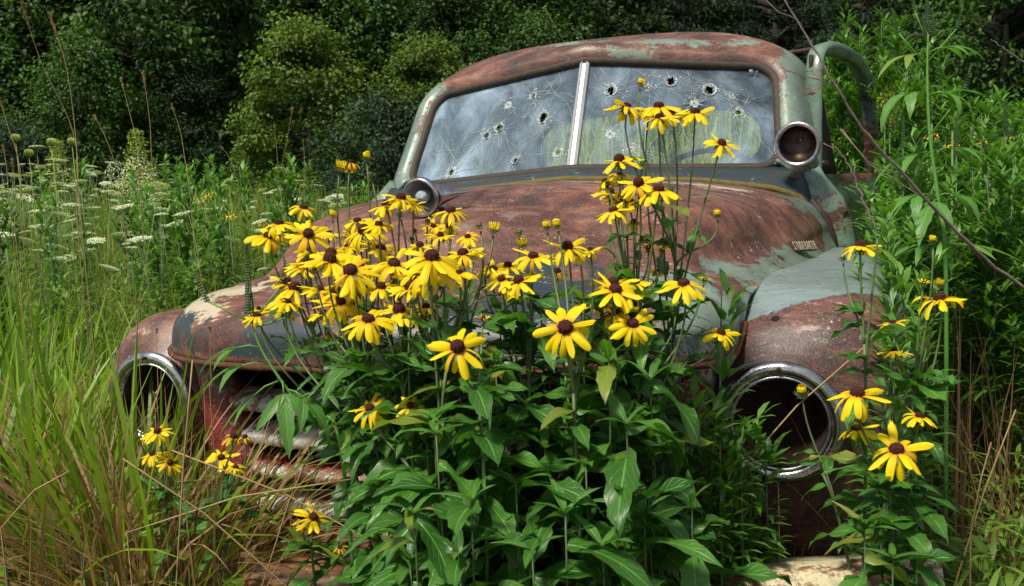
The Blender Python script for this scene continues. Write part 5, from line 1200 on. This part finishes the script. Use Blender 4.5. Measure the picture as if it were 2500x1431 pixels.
stalk([(1440,300),(1400,160),(1370,90),(1330,20)], (4.8,)*4, .30, 'pale plume behind the cab roof'); stalk([(1700,300),(1600,140),(1575,90),(1552,62)], (5,)*4, .18, 'small pale plume tip above the roof')
stalk([(1520,300),(1450,150),(1420,90),(1400,72)], (5,)*4, .22, 'pale plume lying behind the roof edge')
# slanting dry stems across the front
for (a, b) in (((170, 1150), (2, 1290)), ((310, 1300), (860, 1170)), ((420, 1100), (980, 1360)), ((1600, 1180), (1780, 1431)), ((2130, 830), (1760, 1200)), ((2480, 1000), (2330, 1431)), ((2420, 1080), (2370, 1300)), ((1900, 1180), (1640, 1060)), ((640, 1431), (780, 1050)), ((470, 880), (430, 1431)), ((300, 1120), (700, 1431))):
    p, q = at(*a, 1.42), at(*b, 1.40); root = Vector(((p.x+q.x)/2, (p.y+q.y)/2, 0)); mb = MB(); mid = p.lerp(q, .5)+Vector((0, 0, .015)); pts = [p-root, p.lerp(mid, .5)-root, mid-root, mid.lerp(q, .5)-root, q-root]
    lo = pts[0] if pts[0].z < pts[-1].z else pts[-1]; seq = pts[::-1] if lo is pts[-1] else pts; mb.tube([Vector((seq[0].x, seq[0].y, 0))]+seq, .0013, 5)
    o = link('dry_stem', mkmesh('dry_stem', mb.V, mb.F, [M['stalk']], attrs={'tint': [(.4,)*3]*len(mb.V)}), None, root); tag(o, 'dry straw stem slanting from '+('the far left edge' if a[0] < 100 or b[0] < 100 else 'below the far headlight' if a[0] < 330 else 'the dry grass over the low blooms' if a[0] < 450 else 'beside the grille post' if a[0] < 700 else 'the right foot of the clump' if a[0] < 1700 else 'beneath the near headlight' if a[0] < 2000 else 'across the near headlight' if a[0] < 2200 else 'the lower right corner'), 'stem', 'dry stems slanting across the front')

# --- Queen Anne's lace in the meadow
def lace_mesh():
    parts = []; n = 26
    for k in range(n):
        a = 2.4*k; r = .040*math.sqrt(k/n); c = np.array([r*math.cos(a), r*math.sin(a), .004*math.cos(r*60)]); m = 9; aa = RNG.uniform(0, 6.28, m); rr = RNG.uniform(0, .0065, m)
        p = c+np.stack([rr*np.cos(aa), rr*np.sin(aa), RNG.uniform(-.001, .002, m)], 1); D = np.stack([np.cos(aa), np.sin(aa), np.full(m, .15)], 1)
        parts.append(cards(p, D, np.tile([0, 0, 1.], (m, 1)), np.full(m, .006), np.full(m, .005), bend=.05))
    v, q, T = merge(parts); return npmesh('umbel', v, q, [M['lace']], tint=T)
LACE = lace_mesh(); mb = MB()
for k in range(14): a = 2.4*k; r = .036*math.sqrt(k/14); mb.tube([(0, 0, -.04), (r*.6, 0, -.015) if 0 else (r*.6*math.cos(a), r*.6*math.sin(a), -.02), (r*math.cos(a), r*math.sin(a), -.001)], .0006, 3)
mb.tube([(0, 0, -1.0), (0, 0, -.5), (0, 0, -.04)], .0018, 5); LST = mkmesh('lace_stem', mb.V, mb.F, [M['stem']], attrs={'tint': [(.8,)*3]*len(mb.V)})
for i in range(290):
    px = random.uniform(-20, 420) if i < 180 else random.uniform(330, 860); d = random.uniform(3.7, 9)
    g_ = at(px, 600, d); h = random.uniform(.85, 1.25)+(.10 if i < 180 else 0); z = gz(g_.x, g_.y)+h
    o = tag(empty('lace_flower', (g_.x, g_.y, z)), "flat white lace flower "+("close behind the green grass" if d < 4.3 else "in the middle of the meadow" if d < 6.3 else "at the far side of the meadow")+(" at the far left" if px < 200 else " left of the bushy plants" if px < 420 else " behind the far fender"), "flower", "white lace flowers in the meadow"); o.rotation_euler = (random.gauss(0, .16), random.gauss(0, .16), random.uniform(0, 6)); s = random.uniform(.6, 1.3); o.scale = (s, s, 1)
    link('umbel', LACE, o); link('stem', LST, o)
for li_, (px, py, d) in enumerate(sorted(((89,357,4),(130,389,4.2),(150,392,4.2),(128,402,4.3),(681,410,5.0),(730,441,5.0),(75,458,3.6),(118,425,4.0),(196,441,3.8),(590,462,5),(545,465,5)))):
    p = at(px, py, d); o = tag(empty('lace_flower', p), 'white lace flower against the dark trees, '+ORD[li_]+' from the left', 'flower', 'white lace flowers above the meadow'); o.scale = (.8, .8, .8); link('umbel', LACE, o); link('stem', LST, o)
# closed green seed umbels
mb = MB()
for k in range(26):
    a = 2.4*k; r = .020*math.sqrt(k/26); mb.tube([(0, 0, -.03), (r*1.2*math.cos(a), r*1.2*math.sin(a), -.012), (r*.85*math.cos(a), r*.85*math.sin(a), .006+.006*(1-k/26))], [.0006, .0012, .0016], 4)
mb.tube([(0, 0, -.9), (0, 0, -.03)], .0016, 5); NEST = mkmesh('seed_umbel', mb.V, mb.F, [M['pale']], attrs={'tint': [(.5,)*3]*len(mb.V)})
for li_, (px, py, d) in enumerate(sorted(((37,333,3.2),(125,343,3.2),(175,342,3.4),(70,370,3.3),(559,440,4.6),(600,440,4.6),(701,443,4.6)))):
    o = link('seed_umbel', NEST, None, at(px, py, d)); tag(o, 'closed green seed umbel above the meadow, '+ORD[li_]+' from the left', 'flower', 'closed seed umbels'); o.scale = (.8, .8, .8)
# pale blossom bush, orange flowers, goldenrod plumes
def plume(name, n, rx, rz, m_, L=.008):
    t = RNG.random(n); a = RNG.uniform(0, 6.28, n); r = rx*(1-t*.75)*RNG.random(n)**.5; p = np.stack([r*np.cos(a), r*np.sin(a), rz*t], 1); D = RNG.normal(0, 1, (n, 3)); D[:, 2] = abs(D[:, 2])
    v, q, T = cards(p, D, RNG.normal(0, 1, (n, 3)), np.full(n, L), np.full(n, L*.7)); return npmesh(name, v, q, [m_], tint=T)
def bush(px, py, d, me, sm, label, name, cat, sc=1., group=None):
    p = at(px, py, d); root = Vector((p.x, p.y, gz(p.x, p.y)-.02)); o = tag(empty(name, root), label, cat, group); b = link('blossom', me, o); b['kind'] = 'stuff'; b.location = p-root; b.scale = (sc,)*3
    mb = MB(); mb.tube([(0, 0, 0), tuple(p-root+Vector((0, 0, .05)))], .003, 5); link('stem', mkmesh('blossom_stem', mb.V, mb.F, [M['stem']], attrs={'tint': [(.6,)*3]*len(mb.V)}), o)
WB = plume('white_blossom', 420, .17, .24, M['lace'], .009); PB = plume('pale_plume', 700, .13, .36, M['pale'], .016); GB = plume('gold_blossom', 420, .045, .10, M['gold'], .007); OB = plume('orange_blossom', 26, .07, .05, M['orange'], .016)
bush(345, 500, 4.6, WB, 0, 'white blossoming bush among the lace flowers', 'white_blossom_bush', 'bush'); bush(290, 480, 5.0, WB, 0, 'sparse white blossoms left of the white bush', 'white_blossom_bush', 'bush', .8)
bush(345, 470, 5.2, PB, 0, 'pale feathery plant behind the white blossoming bush', 'feathery_plant', 'plant'); bush(150, 470, 5.6, PB, 0, 'pale feathery plant behind the lace flowers at left', 'feathery_plant', 'plant', .9)
for (px, py, d) in ((500, 490, 4.6), (525, 480, 4.6), (480, 495, 4.8), (640, 560, 4.4), (560, 540, 4.4), (2275, 345, 2.6), (2325, 365, 2.6), (2370, 350, 2.8), (2475, 345, 2.9), (2395, 360, 2.8), (2405, 530, 2.4)):
    bush(px, py, d, OB, 0, 'small orange-yellow bloom '+('far in the meadow' if px < 1000 else 'deep in the right thicket'), 'distant_bloom', 'flower', .8 if px < 1000 else .45, 'distant orange blooms '+('in the meadow' if px < 1000 else 'in the thicket'))
for li_, (px, py, d) in enumerate(sorted(((2140, 282, 3.9), (2160, 262, 3.8), (2185, 250, 3.8), (2205, 270, 3.7), (2225, 262, 3.7), (2172, 300, 3.8), (2240, 285, 3.6), (2195, 300, 3.7)))):
    bush(px, py, d, GB, 0, 'yellow goldenrod tip right of the door frame, '+ORD[li_]+' from the left', 'goldenrod', 'flower', .9, 'goldenrod tips by the door')

# --- dead branches at the right
def branch(pxs, d, r, label, twigs):
    pts = [at(x, y, dd) for (x, y), dd in zip(pxs, d)]; root = pts[0]; mb = MB(); n = len(pts)-1
    path = [Vector(cr([tuple(p) for p in pts], n*i/40))+Vector((random.gauss(0, .0012), 0, random.gauss(0, .0012)))-root for i in range(41)]; mb.tube(path, [r[0]+(r[1]-r[0])*i/40 for i in range(41)], 6)
    o = link('dead_branch', mb.mesh('dead_branch', [M['twig']]), None, root); tag(o, label, 'branch')
    for tw in twigs:
        mb = MB(); q = [at(x, y, d[1])-root for x, y in tw]; mb.tube([q[0].lerp(q[1], .0), q[0].lerp(q[1], .5)+Vector((0, 0, .004)), q[1]]+q[2:], .0011, 5); link('twig', mb.mesh('twig', [M['twig']]), o)
branch([(2620, 790), (2480, 690), (2350, 580), (2200, 420), (2110, 320), (2040, 210), (1980, 110), (1905, -20)], (1.8, 1.75, 1.7, 1.65, 1.62, 1.6, 1.6, 1.6), (.0038, .0014), 'long dead branch slanting across the door and thicket',
 [[(2400, 640), (2250, 480), (2120, 400), (2055, 315)], [(2045, 215), (1960, 185), (1905, 165)], [(2045, 218), (2050, 190)], [(2230, 450), (2120, 395), (2050, 315)], [(1960, 60), (1900, 30), (1862, -8)]])
branch([(2140, 560), (2100, 470), (2070, 400), (2030, 350)], (1.7,)*4, (.0026, .001), 'short dead twig before the door window', [[(2085, 440), (2088, 400)], [(2050, 380), (2010, 350)]])
branch([(2540, 175), (2500, 152), (2460, 125), (2420, 95)], (2.0,)*4, (.0022, .001), 'dead twig tip at the upper right edge', [])

# ==================================================================== TREES
def tree_mesh(seed, H, rad, n_clump, n_leaf, L, m_, droop=.4, conifer=False):
    r = np.random.default_rng(seed); parts = []
    mb = MB(); mb.tube([(0, 0, -.2), (.03, 0, H*.3), (-.05, .04, H*.6), (0, 0, H*.95)], [.035*H*.5, .026*H*.5, .016*H*.5, .004*H], 8)
    C = []
    for k in range(n_clump):
        t = r.uniform(.04, 1.) if not conifer else k/n_clump*.95+.04; a = r.uniform(0, 6.28)
        R = rad*(math.sin(PI*min(1, (t*.86+.14)))**.6 if not conifer else (1.02-t)); q = R*r.uniform(.35, .95)
        c = np.array([q*math.cos(a), q*math.sin(a), H*t]); C.append(c)
        if k % 2 == 0 and q > .25*rad: mb.tube([(0, 0, max(.1, c[2]-.35*q)), tuple(c*[.5, .5, 1]+[0, 0, -.08]), tuple(c)], [.010*H, .006*H, .002*H], 5)
        s = rad*r.uniform(.13, .30)*(1 if not conifer else .8); m = int(n_leaf/n_clump*r.uniform(.5, 1.5)); u = r.normal(0, 1, (m, 3)); u /= np.linalg.norm(u, axis=1, keepdims=True)
        hv = 1. if not conifer else .5; u[:, 2] = u[:, 2]*hv+.12; sq = r.uniform(.75, 1.25); sh = s*(.25+.75*r.random(m)[:, None]**.55)*(1+.35*np.sin(u[:, 0:1]*5+k)*np.sin(u[:, 2:3]*6+k*2)); p = c+u*sh*[1.05, 1.05, sq]; p[:, 2] -= (.25 if conifer else .06)*np.hypot(p[:, 0]-c[0], p[:, 1]-c[1])
        o = np.stack([u[:, 0]+c[0]*.4/rad, u[:, 1]+c[1]*.4/rad, -droop*.6-.3*r.random(m)], 1)+r.normal(0, .55, (m, 3))
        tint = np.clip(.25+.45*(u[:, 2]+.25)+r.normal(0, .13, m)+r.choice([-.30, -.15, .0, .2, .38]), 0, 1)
        parts.append(cards(p, o, np.tile([0, 0, 1.], (m, 1))+r.normal(0, .45, (m, 3)), r.uniform(.5, 1.3, m)*L, r.uniform(.7, 1.2, m)*L*(.55 if not conifer else .16), tint=tint))
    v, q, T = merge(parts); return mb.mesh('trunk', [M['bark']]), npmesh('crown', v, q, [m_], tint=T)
TM = {'dark': tree_mesh(1, 7, 2.6, 190, 36000, .12, M['tree1']), 'mid': tree_mesh(2, 5, 2.0, 140, 30000, .095, M['tree2']), 'yellow': tree_mesh(3, 3.4, 1.20, 90, 22000, .072, M['tree3']), 'blue': tree_mesh(4, 2.4, 1.4, 80, 19000, .058, M['tree4']),
      'conifer': tree_mesh(5, 9, 2.2, 220, 30000, .12, M['tree4'], .2, True), 'mid2': tree_mesh(6, 6, 2.3, 170, 26000, .12, M['tree2'], .7), 'dark2': tree_mesh(8, 8, 3.0, 230, 30000, .14, M['tree1'], .6)}
TREES = [ # px, depth, kind, scale, label
 (760, 14, 'yellow', 1.0, 'yellow-green young tree standing out left of the cab'), (640, 14.5, 'yellow', .52, 'small yellow-green shrub at the foot of the young tree'), (960, 13, 'blue', .95, 'blue-green shrub just left of the cab'), (860, 12.5, 'blue', .55, 'low grey-green shrub left of the windshield'),
 (1060, 13.5, 'yellow', .90, 'light green sapling rising over the left roof corner'), (1130, 15.5, 'mid', .85, 'bushy green tree directly behind the left roof corner'), (220, 14.5, 'mid2', .55, 'rounded green shrub low at the left'), (420, 17, 'mid2', 1.05, 'maple with bright drooping sprays left of the young tree'),
 (100, 17, 'mid', 1.15, 'broad leafy tree at the far left'), (250, 19, 'dark', 1.1, 'dark maple at the left behind the leafy trees'), (-120, 18, 'dark2', 1., 'dark tree beyond the left frame edge'), (580, 20, 'dark2', 1.0, 'dark tree between maple and young tree'),
 (820, 19, 'mid', 1.3, 'tall mid green tree above the young tree'), (930, 21, 'dark', 1.15, 'dark tree above the blue-green shrub'), (1250, 18, 'mid', 1.25, 'mid green tree over the roof left half'), (1180, 22, 'dark2', 1.1, 'dark tree behind the cab left of centre'),
 (1480, 21, 'dark', 1.1, 'dark tree behind the middle of the roof'), (1700, 20, 'conifer', 1.0, 'dark spruce behind the right half of the roof'), (1900, 22, 'conifer', 1.1, 'dark spruce behind the right roof corner'), (2130, 19, 'conifer', 1., 'dark spruce behind the tall narrow-leaved plants'),
 (2330, 21, 'conifer', 1.1, 'dark spruce above the ragweed'), (2440, 15, 'mid', 1.1, 'green maple in the upper right corner'), (2640, 17, 'dark', 1.1, 'dark tree beyond the right frame edge'), (2260, 25, 'dark2', 1.1, 'dark tree between the spruces at right'),
 (1560, 26, 'dark2', 1.2, 'dark far tree behind the roof centre'), (1360, 26, 'mid2', 1.3, 'far mid green tree above the roof'), (700, 25, 'dark', 1.3, 'far dark tree behind the young tree'), (350, 25, 'dark2', 1.3, 'far dark tree behind the maple'), (0, 24, 'dark', 1.3, 'far dark tree at the left'), (1820, 27, 'dark2', 1.2, 'far dark tree between the spruces'),
 (1020, 26, 'dark2', 1.3, 'far dark tree left of the roof'), (2020, 26, 'dark', 1.2, 'far dark tree right of the roof corner'), (2560, 24, 'dark2', 1.2, 'far dark tree in the right corner'), (1320, 15.5, 'mid2', .62, 'green shrub mass hidden behind the cab'), (480, 15.5, 'dark', .42, 'dark shrub at the edge of the meadow'), (60, 13.5, 'blue', .8, 'grey-green shrub at the left meadow edge'), (330, 16, 'mid', .5, 'green shrub behind the white blossoms')]
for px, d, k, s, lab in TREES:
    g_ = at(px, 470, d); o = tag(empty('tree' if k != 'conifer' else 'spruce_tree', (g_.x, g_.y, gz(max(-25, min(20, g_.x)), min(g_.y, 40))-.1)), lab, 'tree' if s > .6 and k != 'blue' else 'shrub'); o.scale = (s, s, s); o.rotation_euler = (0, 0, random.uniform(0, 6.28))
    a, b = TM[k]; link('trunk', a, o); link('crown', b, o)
# deep wood behind everything
parts = []; n = 90000
xs_ = RNG.uniform(-48, 34, n); ys_ = RNG.uniform(27, 33, n)+.004*xs_**2; zs_ = RNG.random(n)**.8*13+.5
P = np.stack([xs_, ys_, zs_], 1); bump_ = np.sin(xs_*1.1)*np.sin(zs_*.9+xs_*.3)*1.0; P[:, 1] += bump_
D = np.stack([RNG.normal(0, 1, n), RNG.normal(-.8, .6, n), RNG.normal(-.7, .5, n)], 1)
stuff('deep_wood', *cards(P, D, np.tile([0, 0, 1.], (n, 1)), U1(.3, .6, n), U1(.18, .36, n)), M['tree1'], 'dense dark wood closing off the background', 'wood')
V = [(x, 34+.004*x*x+1.2*math.sin(x*.7), z) for x in np.linspace(-70, 55, 60) for z in (0, 4, 9, 13+0)]
V = [(x, y + z*.35, z) for x, y, z in V]
tag(link('dark_backdrop', mkmesh('dark_backdrop', V, grid(60, 4), [M['tree1']], attrs={'tint': [(.0,)*3]*len(V)})), kind='structure')  # sheet added behind the wood; shade between trees put into its dark tone
